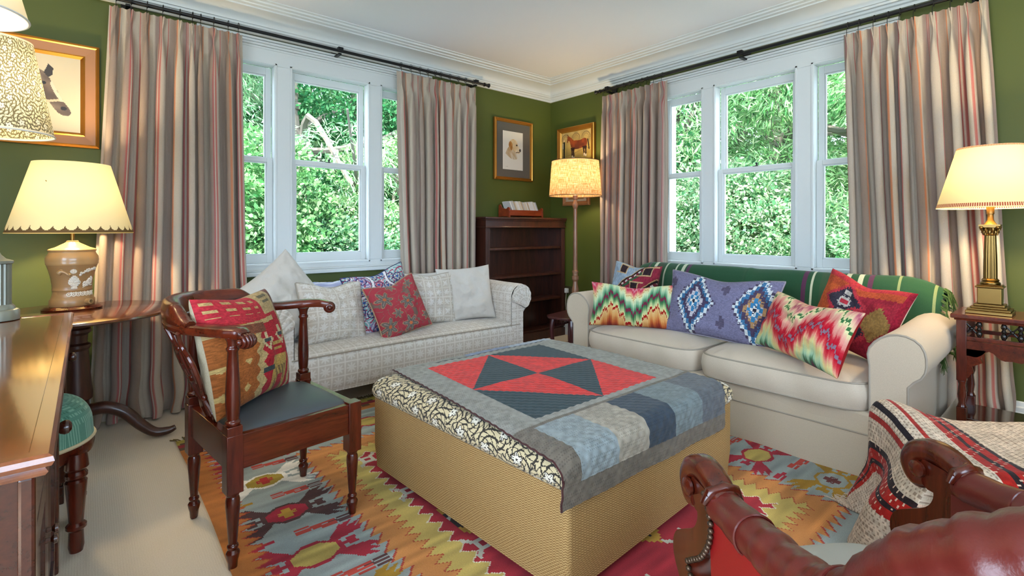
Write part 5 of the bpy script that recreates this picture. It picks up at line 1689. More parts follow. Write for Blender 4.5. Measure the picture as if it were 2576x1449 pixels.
for y, s in ((y1 - 0.058, -1), (y0 + 0.058, 1)):
    MB().prism([(y, 0.56), (y + s * 0.07, 0.56), (y + s * 0.05, 0.52), (y + s * 0.058, 0.50), (y + s * 0.02, 0.475), (y + s * 0.026, 0.45), (y, 0.41)], x - 0.008, x + 0.008, 'x').build('bracket', M_mahogh, sd, smooth=0)
MB().box((-hx_ + 0.02, y0 + 0.02, 0.20), (hx_ - 0.02, y1 - 0.02, 0.222)).build('lower_shelf', wood('glossy_dark_shelf', '#200c06', '#3f1c10', 0.1, coat=0.8), sd, smooth=0, bevel=0.003)

bl = thing('table_lamp', 'brass corinthian column lamp with cream red-stitched shade', 'lamp', (3.42, 0.345, 0.73))
m = MB()
for a_, z0, z1 in ((0.084, 0, 0.016), (0.078, 0.016, 0.026), (0.066, 0.026, 0.036), (0.056, 0.036, 0.048)):
    m.box((-a_, -a_, z0), (a_, a_, z1))
m.box((-0.044, -0.044, 0.048), (0.044, 0.044, 0.128)).box((-0.052, -0.052, 0.128), (0.052, 0.052, 0.136)).box((-0.046, -0.046, 0.136), (0.046, 0.046, 0.142))
m.build('base', M_brass, bl, smooth=0, bevel=0.003)
m = MB().lathe([(0.036, 0.142), (0.039, 0.148), (0.036, 0.155), (0.030, 0.158), (0.034, 0.164), (0.030, 0.170), (0.027, 0.173)], 24)
seg = 96
rows = []
for z in np.linspace(0.173, 0.385, 14):
    t = (z - 0.173) / 0.212
    r = 0.0265 - 0.005 * t * t
    rows.append([(rr * math.cos(q), rr * math.sin(q), z) for q in np.linspace(0, 2 * PI, seg, endpoint=False) for rr in [r * (1 - 0.10 * abs(math.cos(8 * q)) ** 2.5)]])
m.grid(np.array(rows), closev=True)
m.build('column', M_brass, bl, smooth=60)
m = MB().lathe([(0.021, 0.385), (0.025, 0.388), (0.022, 0.393), (0.022, 0.40), (0.030, 0.425)], 20)
for ring, (z, r, k) in enumerate(((0.397, 0.026, 8), (0.410, 0.031, 8))):
    for q in range(k):
        an = 2 * PI * (q + 0.5 * ring) / k
        m.tube([(r * 0.85 * math.cos(an), r * 0.85 * math.sin(an), z - 0.010), (r * math.cos(an), r * math.sin(an), z + 0.004), (r * 1.18 * math.cos(an), r * 1.18 * math.sin(an), z + 0.008), (r * 1.22 * math.cos(an), r * 1.22 * math.sin(an), z + 0.001)], [0.005, 0.006, 0.005, 0.003], 8)
for q in range(4):
    an = PI / 4 + q * PI / 2
    m.ball((0.042 * math.cos(an), 0.042 * math.sin(an), 0.425), 0.0095, 10, 8)
m.box((-0.039, -0.039, 0.432), (0.039, 0.039, 0.440)).box((-0.034, -0.034, 0.426), (0.034, 0.034, 0.433))
m.lathe([(0.026, 0.440), (0.020, 0.448), (0.013, 0.462), (0.012, 0.49), (0.015, 0.492), (0.015, 0.53), (0.012, 0.54)], 18)
m.build('capital', M_brass, bl, smooth=40, bevel=0.0)
def print_shade(parent, r0, z0, r1, z1, fn, nu=160, nv=90, mat=None):
    a = np.linspace(0, 2 * PI, nu + 1); t = np.linspace(0, 1, nv + 1)
    A, Tt = np.meshgrid(a, t, indexing='ij')
    R = r0 + (r1 - r0) * Tt
    P = np.stack([R * np.cos(A), R * np.sin(A), z0 + (z1 - z0) * Tt], 2)
    am = (A[:-1, :-1] + A[1:, 1:]) / 2; tm = (Tt[:-1, :-1] + Tt[1:, 1:]) / 2
    return sheet('lamp_shade', P, fn(am, tm), mat or M_shade_print, parent)
def stitched(a, t):
    c = paint(a.shape, '#d8c896')
    d = ((a / (2 * PI) * 150) % 1) < 0.5
    put(c, (t < 0.065) & (t > 0.008), '#cdb088'); put(c, (t < 0.065) & (t > 0.008) & d, '#8a3a2c')
    put(c, t > 0.965, '#cdb088'); put(c, (t > 0.965) & d, '#8a3a2c')
    return c
print_shade(bl, 0.208, 0.522, 0.126, 0.825, stitched, nu=600, nv=70)
bulb(bl, 0.63, 38)
m = MB()
for k in range(3):
    q = 2 * PI * k / 3
    m.tube([(0.012 * math.cos(q), 0.012 * math.sin(q), 0.545), (0.155 * math.cos(q), 0.155 * math.sin(q), 0.715)], 0.002, 6)
m.build('shade_carrier', M_brass, bl)
# ------------------------------------------------------------------ desk at the left edge
dk = thing('desk', 'polished mahogany desk with round wooden knobs in the left foreground', 'desk', (-0.04, 1.11, 0))
DL, DW, DZ = 1.83, 0.62, 0.78
prof = [(0, -0.030), (0.010, -0.030), (0.014, -0.024), (0.010, -0.018), (0.018, -0.014), (0.022, -0.006), (0.020, 0.002), (0.014, 0.006), (-0.010, 0.006), (-0.012, 0.002), (-0.05, 0.002)]
m = MB()
m.box((-DW + 0.02, 0.02, DZ - 0.032), (-0.02, DL - 0.02, DZ - 0.001))
cor = [(-0.02, 0.02, 1, -1), (-0.02, DL - 0.02, 1, 1), (-DW + 0.02, DL - 0.02, -1, 1), (-DW + 0.02, 0.02, -1, -1)]
m.grid(np.array([[(x + sx * o, y + sy * o, DZ - 0.004 + z) for o, z in prof] for x, y, sx, sy in cor]), closeu=True)
m.build('desktop', M_desk, dk, smooth=30)
FX = -0.04
m = MB()
def body(y0, y1, z0, z1):
    m.box((-DW + 0.04, y0, z0), (FX, y1, z1))
body(0.035, 0.98, 0.06, DZ - 0.032)
body(0.98, 1.70, 0.60, DZ - 0.032)
body(1.70, DL - 0.035, 0.06, DZ - 0.032)
m.build('carcase', M_deskd, dk, smooth=0, bevel=0.003)
m = MB()
for y0, y1 in ((0.025, 0.99), (1.69, DL - 0.025)):
    m.box((-DW + 0.03, y0, 0.0), (FX + 0.012, y1, 0.075)).box((-DW + 0.036, y0 + .004, 0.075), (FX + 0.006, y1 - .004, 0.09))
m.build('plinth', M_deskd, dk, smooth=0, bevel=0.004)
def drawer(y0, y1, z0, z1, knobs=(0.5,), kr=0.017):
    d = MB().box((FX, y0, z0), (FX + 0.010, y1, z1)).box((FX + 0.010, y0 + 0.014, z0 + 0.014), (FX + 0.013, y1 - 0.014, z1 - 0.014)).build('drawer', M_deskd, dk, smooth=0, bevel=0.003)
    for k in knobs:
        yc = y0 + (y1 - y0) * k; zc = (z0 + z1) / 2
        MB().lathe([(0.010, 0.0), (0.008, 0.008), (0.007, 0.016), (kr * 0.8, 0.022), (kr, 0.030), (kr * 0.9, 0.038), (kr * 0.5, 0.043), (0, 0.044)], 16, T(FX + 0.012, yc, zc, 0, PI / 2, 0), cap=False).build('knob', M_ebony if False else M_deskd, d)
drawer(0.06, 0.96, 0.605, 0.735, (0.5,))
drawer(1.00, 1.68, 0.615, 0.735, (0.52,))
drawer(1.715, DL - 0.05, 0.615, 0.735, ())
def cupboard(y0, y1, z0, z1):
    d = MB().box((FX, y0, z0), (FX + 0.010, y0 + 0.05, z1)).box((FX, y1 - 0.05, z0), (FX + 0.010, y1, z1)).box((FX, y0 + 0.05, z0), (FX + 0.010, y1 - 0.05, z0 + 0.06)).box((FX, y0 + 0.05, z1 - 0.06), (FX + 0.010, y1 - 0.05, z1)).box((FX, y0 + 0.05, z0 + 0.06), (FX + 0.003, y1 - 0.05, z1 - 0.06)).build('cupboard_door', M_deskd, dk, smooth=0, bevel=0.004)
    return d
d1 = cupboard(0.06, 0.51, 0.10, 0.585)
d2 = cupboard(0.515, 0.96, 0.10, 0.585)
for d, y in ((d1, 0.485), (d2, 0.54)):
    MB().lathe([(0.007, 0.0), (0.005, 0.008), (0.011, 0.014), (0.010, 0.020), (0, 0.022)], 14, T(FX + 0.010, y, 0.42, 0, PI / 2, 0), cap=False).build('knob', M_deskd, d)
for y0, y1 in ((0.02, 0.06), (0.955, 0.995), (1.685, 1.72), (DL - 0.055, DL - 0.02)):
    MB().box((FX - 0.004, y0, 0.09), (FX + 0.018, y1, 0.745)).build('pilaster', M_deskd, dk, smooth=0, bevel=0.005)
m = MB().box((-DW + 0.09, 0.026, 0.12), (FX - 0.06, 0.034, 0.70))
m.build('end_panel', M_deskd, dk, smooth=0, bevel=0.004)

# ------------------------------------------------------------------ green stool tucked in the kneehole
gs = thing('dressing_stool', 'green patterned stool with turned leg tucked beside the desk', 'stool', (-0.20, 2.50, 0))
def greenpat(U, V):
    c = paint(U.shape, '#5f9480')
    q = (((U * 16) % 1) - 0.5) ** 2 + (((V * 16 + np.floor(U * 16) * 0.5) % 1) - 0.5) ** 2
    put(c, q < 0.10, '#86b59e'); put(c, q < 0.02, '#4a7c68')
    return c
n_ = 70
A, B = np.meshgrid(np.linspace(-1, 1, n_), np.linspace(-1, 1, n_), indexing='ij')
sc = np.maximum(np.abs(A), np.abs(B)) / np.maximum((np.abs(A) ** 4 + np.abs(B) ** 4) ** 0.25, 1e-6)
dome = (1 - np.maximum(np.abs(A), np.abs(B)) ** 5).clip(0) ** 0.5
X = A * sc * 0.20; Y = B * sc * (0.185 + 0.0 * A)
X = X * (1 + 0.04 * np.cos(B * PI)) + 0.018 * np.cos(B * 2.2)
Z = 0.375 + 0.150 * dome ** 0.8
P = np.stack([X, Y, Z], 2)
am = (A[:-1, :-1] + A[1:, 1:]) / 2; bm_ = (B[:-1, :-1] + B[1:, 1:]) / 2
so_ = sheet('seat', P, greenpat(am, bm_), M_cloth, gs)
rim = [tuple(P[i, 0]) for i in range(n_)] + [tuple(P[-1, j]) for j in range(1, n_)] + [tuple(P[i, -1]) for i in range(n_ - 2, -1, -1)] + [tuple(P[0, j]) for j in range(n_ - 2, 0, -1)]
MB().tube([(x * 1.0, y * 1.0, 0.374) for x, y, z in rim[::3]], 0.007, 6, closed=True).build('braid', plain('cream_braid', '#d3c29c', 0.9), gs)
m = MB()
m.grid(np.array([[(x * k, y * k, z) for k, z in ((1.0, 0.366), (1.01, 0.35), (0.99, 0.325), (0.95, 0.318))] for x, y, _ in rim[::2]]), closeu=True)
m.build('seat_frame', M_mahog, gs)
for x in (-0.155, 0.175):
    for y in (-0.135, 0.135):
        MB().lathe([(0.019, 0.0), (0.023, 0.02), (0.021, 0.075), (0.030, 0.085), (0.030, 0.095), (0.021, 0.105), (0.025, 0.16), (0.030, 0.225), (0.032, 0.25), (0.026, 0.258), (0.033, 0.268), (0.033, 0.278), (0.027, 0.288), (0.036, 0.30), (0.034, 0.325), (0.03, 0.35)], 20, T(x, y, 0)).build('leg', M_mahog, gs, smooth=30)

# ------------------------------------------------------------------ round tripod table with the jug lamp
rt = thing('round_table', 'round polished walnut pedestal table behind the desk', 'table', (-0.035, 3.425, 0))
MB().lathe([(0.0, 0.695), (0.39, 0.695), (0.42, 0.700), (0.430, 0.708), (0.428, 0.716), (0.42, 0.720), (0.0, 0.7202)], 72, cap=False).build('tabletop', M_rosew, rt, smooth=40)
MB().lathe([(0.060, 0.69), (0.060, 0.665), (0.055, 0.66), (0.052, 0.64), (0.060, 0.63), (0.060, 0.615), (0.046, 0.60), (0.044, 0.56), (0.058, 0.55), (0.058, 0.535), (0.048, 0.52), (0.055, 0.42), (0.060, 0.35), (0.066, 0.30), (0.066, 0.27), (0.05, 0.255), (0.056, 0.20), (0.05, 0.12), (0.03, 0.11)], 24).build('column', M_dark, rt, smooth=30)
MB().box((-0.13, -0.13, 0.668), (0.13, 0.13, 0.694)).build('block', M_dark, rt, smooth=0, bevel=0.004)
for k in range(3):
    an = math.radians(-11 + 120 * k)
    c, s = math.cos(an), math.sin(an)
    pa = spline([(0.03, 0.20), (0.12, 0.205), (0.20, 0.165), (0.27, 0.085), (0.33, 0.035), (0.39, 0.030), (0.425, 0.042)], 6)
    r_ = np.interp(np.linspace(0, 1, len(pa)), [0, 0.4, 0.8, 1], [0.034, 0.030, 0.022, 0.014])
    MB().tube([(r * c, r * s, z) for r, z in pa], list(r_), 12).build('foot', M_dark, rt)

jl = thing('jug_lamp', 'stoneware jug lamp with white relief sprigs and scalloped cream shade', 'lamp', (-0.0527, 3.565, 0.7205))
M_stone = plain('tan_stoneware', '#a8875a', 0.3, var=0.06, coat=0.4)
M_stoned = plain('brown_stoneware', '#96744a', 0.4, var=0.06, coat=0.2)
M_sprig = plain('white_sprig', '#ded9cc', 0.45)
MB().lathe([(0.125, 0.0), (0.128, 0.006), (0.118, 0.012), (0.112, 0.018), (0.10, 0.02)], 40, sx=1.0, sy=0.8).build('stand', M_mahog, jl)
MB().lathe([(0.092, 0.02), (0.094, 0.024), (0.094, 0.052), (0.088, 0.060), (0.082, 0.080), (0.080, 0.098), (0.083, 0.102), (0.084, 0.106), (0.082, 0.110), (0.082, 0.125), (0.088, 0.170), (0.098, 0.215), (0.105, 0.238)], 48, sy=0.85).build('jug_body', M_stoned, jl, smooth=40)
MB().lathe([(0.106, 0.237), (0.109, 0.243), (0.108, 0.248), (0.110, 0.262), (0.108, 0.280), (0.098, 0.298), (0.096, 0.306), (0.099, 0.309), (0.100, 0.317), (0.094, 0.322), (0.072, 0.330), (0.050, 0.343), (0.034, 0.352), (0.026, 0.358), (0.025, 0.364), (0.020, 0.366)], 48, sy=0.85).build('jug_shoulder', M_stone, jl, smooth=40)
def on_jug(u, z):                     # u metres round the front, right positive, facing the room
    r = np.interp(z, [0.02, 0.052, 0.08, 0.10, 0.125, 0.17, 0.215, 0.24, 0.262], [0.094, 0.094, 0.082, 0.081, 0.082, 0.088, 0.098, 0.106, 0.110])
    q = -PI / 2 + 0.06 + u / r
    return (r * math.cos(q), r * 0.85 * math.sin(q), z)
def blob(m, u, z, r, sc=(1, 1, 1)):
    m.ball(on_jug(u, z), r, 8, 6, sc=sc)
m = MB()                               # daisy
for k in range(12):
    q = 2 * PI * k / 12
    m.tube([on_jug(0.0 + 0.006 * math.cos(q), 0.205 + 0.006 * math.sin(q)), on_jug(0.014 * math.cos(q), 0.205 + 0.012 * math.sin(q))], 0.0028, 6)
blob(m, 0, 0.205, 0.006)
m.build('daisy_sprig', M_sprig, jl)
m = MB()                               # urn of fruit
for k, (w_, z) in enumerate(((0.010, 0.116), (0.006, 0.122), (0.012, 0.130), (0.018, 0.138), (0.020, 0.148), (0.020, 0.156), (0.016, 0.164), (0.010, 0.172), (0.004, 0.178))):
    for u in np.arange(-w_, w_ + 1e-6, 0.006):
        blob(m, u + 0.004, z, 0.005)
for s in (-1, 1):
    m.tube([on_jug(0.004 + s * (0.018 + 0.006 * math.sin(q)), 0.146 + 0.008 * math.cos(q)) for q in np.linspace(0, PI, 8)], 0.002, 6)
m.build('urn_sprig', M_sprig, jl)
rj = random.Random(2)
m = MB()                               # figure group
for k in range(46):
    t = rj.random()
    blob(m, 0.045 + 0.045 * t + rj.uniform(-.006, .006), 0.125 + 0.045 * rj.random() * (0.5 + t * 0.6), rj.uniform(0.003, 0.006))
for k in range(4):
    m.tube([on_jug(0.038 + 0.006 * k, 0.117 + 0.008 * k), on_jug(0.055 + 0.004 * k, 0.126 + 0.01 * k), on_jug(0.075, 0.135 + 0.01 * k)], 0.0026, 6)
m.build('group_sprig', M_sprig, jl)
m = MB()                               # vine swag
for k in range(26):
    t = k / 25
    blob(m, 0.028 + 0.085 * t, 0.188 + 0.028 * math.sin(t * 1.8) + rj.uniform(-.006, .006), rj.uniform(0.004, 0.0065))
m.build('vine_sprig', M_sprig, jl)
m = MB()                               # scroll band near the foot
for k in range(7):
    u0 = -0.018 + 0.019 * k
    m.tube([on_jug(u0 + 0.009 * math.cos(q), 0.083 + 0.009 * math.sin(q)) for q in np.linspace(0, 2 * PI, 12, endpoint=False)], 0.0024, 6, closed=True)
    blob(m, u0, 0.083, 0.0045); blob(m, u0 + 0.009, 0.093, 0.0035)
m.build('scroll_sprig', M_sprig, jl)
m = MB()
m.tube(spline([on_jug(-0.062, 0.195), on_jug(-0.05, 0.205), on_jug(-0.035, 0.20), on_jug(-0.022, 0.188)], 5), [0.012, 0.013, 0.013, 0.012, 0.011, 0.010, 0.009, 0.008, 0.0075, 0.007, 0.006, 0.006, 0.006, 0.006, 0.006, 0.007], 10)
blob(m, -0.016, 0.188, 0.009); blob(m, -0.05, 0.21, 0.009); blob(m, -0.06, 0.20, 0.008)
m.build('mask_handle', M_stone, jl)
p0 = Vector(on_jug(0.060, 0.042)); dn = Vector((p0.x, p0.y, 0)).normalized()
m = MB()
rows = []
sd_ = dn.cross(Vector((0, 0, 1)))
for r, o in ((0.014, -0.004), (0.016, 0.012), (0.015, 0.022), (0.010, 0.023), (0.009, 0.004), (0.0005, 0.003)):
    rows.append([tuple(p0 + dn * o + sd_ * (r * math.cos(q)) + Vector((0, 0, r * math.sin(q)))) for q in np.linspace(0, 2 * PI, 18, endpoint=False)])
m.grid(np.array(rows), closev=True).build('tap_spout', M_stone, jl)
MB().lathe([(0.009, 0.366), (0.009, 0.44), (0.013, 0.442), (0.013, 0.49), (0.01, 0.50)], 14).build('stem', M_brass, jl)
def scallop(a, t):
    c = paint(a.shape, '#dccda0')
    s = ((a / (2 * PI) * 34) % 1) - 0.5
    edge = 0.045 + 0.075 * (1 - np.sqrt(np.maximum(0, 1 - (s * 2) ** 2)))
    put(c, t < edge, '#5a4a34'); put(c, t < 0.006, '#c9b070')
    return c
print_shade(jl, 0.262, 0.405, 0.161, 0.775, scallop, nu=520, nv=90)
bulb(jl, 0.55, 38)
m = MB()
for k in range(3):
    q = 2 * PI * k / 3
    m.tube([(0.012 * math.cos(q), 0.012 * math.sin(q), 0.50), (0.195 * math.cos(q), 0.195 * math.sin(q), 0.67)], 0.002, 6)
m.build('shade_carrier', M_brass, jl)

# ------------------------------------------------------------------ silver column lamp on the desk, patterned shade
cl = thing('column_lamp', 'silver fluted column lamp on the desk with scroll-patterned shade', 'lamp', (-0.278, 2.878, 0.782))
m = MB().lathe([(0.074, 0), (0.074, 0.034), (0.070, 0.040), (0.062, 0.043), (0.060, 0.052), (0.055, 0.058), (0.052, 0.062)], 32)
m.build('base', M_pewter, cl, smooth=35)
rows = []
for z in np.linspace(0.062, 0.225, 8):
    rows.append([(rr * math.cos(q), rr * math.sin(q), z) for q in np.linspace(0, 2 * PI, 96, endpoint=False) for rr in [0.050 * (1 - 0.09 * abs(math.cos(10 * q)) ** 2)]])
m = MB().grid(np.array(rows), closev=True)
m.lathe([(0.052, 0.225), (0.056, 0.228), (0.056, 0.238), (0.050, 0.240), (0.034, 0.246), (0.020, 0.262), (0.014, 0.275), (0.008, 0.285), (0.008, 0.66), (0.013, 0.662), (0.013, 0.80), (0.009, 0.81)], 24)
m.build('column', M_pewter, cl, smooth=50)
def morris(a, t):
    c = toile(((a / (2 * PI) * 3) % 1) * 2 - 1, t * 2 - 1, '#e0d6b4', '#69644f', 46, 12, 1.4)
    put(c, (t < 0.02) | (t > 0.98), '#d9d3c0')
    return c
print_shade(cl, 0.180, 0.752, 0.114, 1.13, morris, nu=900, nv=190, mat=M_shade_scroll)
bulb(cl, 0.89, 9)
MB().tube([(0.181 * math.cos(q), 0.181 * math.sin(q), 0.752) for q in np.linspace(0, 2 * PI, 64, endpoint=False)], 0.003, 6, closed=True).build('lower_trim', M_white, cl)

pn = thing('pendant_lamp', 'white lampshade hanging at the top left above the patterned lamp', 'lamp', (-0.30, 2.20, 1.80))
shade(pn, 0.165, 0.0, 0.105, 0.25, M_shade_white, trim=M_white, tr=0.0035)
bulb(pn, 0.12, 10)
MB().tube([(0, 0, 0.20), (0, 0, ZC - 1.80)], 0.004, 8).build('cord', M_white, pn)
MB().lathe([(0.05, ZC - 1.825), (0.045, ZC - 1.805), (0.02, ZC - 1.80)], 20).build('ceiling_rose', M_white, pn)
m = MB()
for k in range(3):
    q = 2 * PI * k / 3
    m.tube([(0.010 * math.cos(q), 0.010 * math.sin(q), 0.215), (0.112 * math.cos(q), 0.112 * math.sin(q), 0.215)], 0.002, 6)
m.build('shade_carrier', M_brass, pn)
# ------------------------------------------------------------------ framed pictures
def inpoly(X, Y, poly):
    r = np.zeros(X.shape, bool)
    n = len(poly)
    for i in range(n):
        (x0, y0), (x1, y1) = poly[i], poly[(i + 1) % n]
        if y0 == y1:
            continue
        c = ((y0 > Y) != (y1 > Y)) & (X < (x1 - x0) * (Y - y0) / (y1 - y0) + x0)
        r ^= c
    return r
def smoothpoly(p, n=5):
    q = np.array(list(p) + [p[0]], float)
    return [tuple(v) for v in spline(q, n)][:-1]
def picture(label, loc, rz, w, h, fw, mats, art, inner=0.0, depth=0.025, res=0.0035, name='framed_picture', slope=0.012):
    """frame in local x (width) and z (height), facing local -y; art(U,V) painted inside the rebate"""
    p = thing(name, label, 'picture', loc, rz)
    levels = mats
    m = MB()
    def ring(a0, a1, d0, d1, mi=0):
        o = [(-w / 2 + a0, -h / 2 + a0), (w / 2 - a0, -h / 2 + a0), (w / 2 - a0, h / 2 - a0), (-w / 2 + a0, h / 2 - a0)]
        i = [(-w / 2 + a1, -h / 2 + a1), (w / 2 - a1, -h / 2 + a1), (w / 2 - a1, h / 2 - a1), (-w / 2 + a1, h / 2 - a1)]
        vs = [(x, -d0, z) for x, z in o] + [(x, -d1, z) for x, z in i]
        m.add(vs, [(k, (k + 1) % 4, 4 + (k + 1) % 4, 4 + k) for k in range(4)], mi=mi)
    for a0, a1, d0, d1, mi in levels:
        ring(a0, a1, d0, d1, mi)
    fr = m.build('frame', [M_gold, M_woodframe, M_goldlite], p, smooth=0)
    W_, H_ = w - 2 * fw, h - 2 * fw
    nx, nz = max(8, int(W_ / res)), max(8, int(H_ / res))
    xs = np.linspace(-W_ / 2, W_ / 2, nx + 1); zs = np.linspace(-H_ / 2, H_ / 2, nz + 1)
    Xg, Zg = np.meshgrid(xs, zs, indexing='ij')
    c = art((Xg[:-1, :-1] + Xg[1:, 1:]) / 2, (Zg[:-1, :-1] + Zg[1:, 1:]) / 2)
    sheet('artwork', np.stack([Xg, np.full(Xg.shape, -slope), Zg], 2), c, M_art, p, smooth=False)
    MB().box((-w / 2 + 0.005, -0.008, -h / 2 + 0.005), (w / 2 - 0.005, 0.0, h / 2 - 0.005)).build('backing', M_dark, p, smooth=0)
    return p
M_art = G('picture_paint').m
_g = M_art.node_tree
_a = _g.nodes.new('ShaderNodeAttribute'); _a.attribute_name = 'col'
_g.links.new(_a.outputs['Color'], _g.nodes['Principled BSDF'].inputs['Base Color'])
_g.nodes['Principled BSDF'].inputs['Roughness'].default_value = 0.35
M_woodframe = plain('sand_wood_frame', '#a06e44', 0.5, var=0.15)
M_goldlite = plain('bright_gilt', '#c9923f', 0.3, metal=0.8, var=0.2)

def tone(c, mask, a, b, t):
    """two-colour shading inside a mask"""
    col = S(a) * (1 - t[..., None]) + S(b) * t[..., None]
    c[mask] = col[mask]

# horse head study, big frame at the left.  origin: centre; room X = -0.345 + x, Z = 1.946 + z
def horse_head(X, Z):
    x = X - 0.345; z = Z + 1.946
    c = paint(X.shape, '#c8ba9a')
    c *= (0.96 + 0.07 * vnoise(X * 6, Z * 6, 2)[..., None])
    head = smoothpoly([(-0.40, 1.80), (-0.36, 1.98), (-0.27, 2.08), (-0.20, 2.075), (-0.165, 2.04), (-0.140, 1.985), (-0.110, 1.92), (-0.080, 1.875), (-0.066, 1.845), (-0.075, 1.822), (-0.105, 1.822), (-0.135, 1.848), (-0.165, 1.895), (-0.20, 1.92), (-0.25, 1.90), (-0.30, 1.80)], 4)
    m = inpoly(x, z, head)
    t = np.clip(vnoise(x * 30 + z * 10, z * 30, 3), 0, 1)
    tone(c, m, '#3d3128', '#8a7560', t)
    put(c, inpoly(x, z, [(-0.185, 2.06), (-0.165, 2.115), (-0.143, 2.09), (-0.148, 2.05), (-0.165, 2.035)]), '#2f2722')
    put(c, inpoly(x, z, [(-0.158, 2.02), (-0.130, 1.97), (-0.122, 1.955), (-0.130, 1.95), (-0.15, 1.975)]), '#5f5143')
    put(c, m & (np.hypot((x + 0.098) / 1.3, z - 0.0 - 1.862) < 0.011), '#171310')
    put(c, m & (np.hypot((x + 0.187) / 1.4, z - 2.0) < 0.010), '#15110e')
    band = np.abs((z - 1.905) - 0.25 * (x + 0.13)) < 0.007
    put(c, band & (x > -0.20) & (x < -0.102), '#b9a78a')
    blaze = inpoly(x, z, [(-0.150, 2.02), (-0.125, 1.955), (-0.105, 1.915), (-0.095, 1.90), (-0.112, 1.90), (-0.14, 1.95), (-0.158, 2.0)])
    put(c, blaze, '#cbbfa6')
    return c
picture('large gilt-framed horse head study behind the lamps', (-0.345, 3.992, 1.946), 0, 0.82, 0.618, 0.088,
        [(0, 0, 0, 0.03, 0), (0, 0.012, 0.03, 0.034, 0), (0.012, 0.018, 0.034, 0.028, 2), (0.018, 0.066, 0.028, 0.024, 1), (0.066, 0.074, 0.024, 0.028, 2), (0.074, 0.090, 0.028, 0.010, 0)], horse_head)

# labrador head
def dog(X, Z):
    c = paint(X.shape, '#55544f')
    paper = (np.abs(X + 0.008) < 0.135) & (np.abs(Z + 0.005) < 0.198)
    put(c, (np.abs(X + 0.008) < 0.138) & (np.abs(Z + 0.005) < 0.201), '#d9d2c2')
    put(c, paper, '#d6d0c2')
    x = X + 0.008; z = Z + 0.005
    bust = smoothpoly([(-0.105, -0.035), (-0.085, 0.00), (-0.06, 0.035), (-0.02, 0.05), (0.03, 0.04), (0.045, 0.0), (0.05, -0.04), (0.06, -0.075), (0.03, -0.09), (-0.02, -0.085), (-0.06, -0.065)], 4)
    t = np.clip(vnoise(x * 60 + z * 30, z * 24, 4) * 0.8 + (-z) * 3.0, 0, 1)
    tone(c, inpoly(x, z, bust), '#a8875a', '#d2c9b8', t)
    head = smoothpoly([(-0.062, 0.060), (-0.04, 0.102), (0.0, 0.122), (0.04, 0.112), (0.062, 0.085), (0.072, 0.055), (0.098, 0.030), (0.108, 0.012), (0.100, -0.014), (0.070, -0.026), (0.045, -0.022), (0.02, 0.0), (-0.02, 0.02), (-0.05, 0.035)], 4)
    m = inpoly(x, z, head)
    tone(c, m, '#c39a62', '#e3d2b0', np.clip(vnoise(x * 40, z * 40, 6) * 0.7 + x * 3 + 0.2, 0, 1))
    ear = smoothpoly([(-0.055, 0.085), (-0.03, 0.098), (-0.008, 0.07), (-0.006, 0.03), (-0.022, 0.0), (-0.04, 0.02), (-0.058, 0.05)], 4)
    tone(c, inpoly(x, z, ear), '#8f5a2a', '#c08a4a', np.clip(vnoise(x * 50, z * 30, 8), 0, 1))
    put(c, np.hypot((x - 0.052) / 1.3, z - 0.062) < 0.009, '#2b2320')
    put(c, np.hypot((x - 0.098) / 1.0, (z - 0.012) / 1.2) < 0.0135, '#3a3230')
    put(c, (np.abs(z + 0.012 - 0.1 * (x - 0.06)) < 0.0035) & (x > 0.038) & (x < 0.095), '#4a3a30')
    put(c, paper & (np.abs(Z + 0.175) < 0.002) & (np.abs(X + 0.095) < 0.018) & (vnoise(X * 300, Z * 100, 1) > 0.4), '#a39c90')
    return c
picture('gilt-framed labrador head portrait on the green wall above the bookcase', (3.42, 3.992, 1.971), 0, 0.53, 0.632, 0.034,
        [(0, 0, 0, 0.026, 0), (0, 0.010, 0.026, 0.030, 0), (0.010, 0.016, 0.030, 0.022, 2), (0.016, 0.028, 0.022, 0.026, 0), (0.028, 0.036, 0.026, 0.008, 2)], dog)

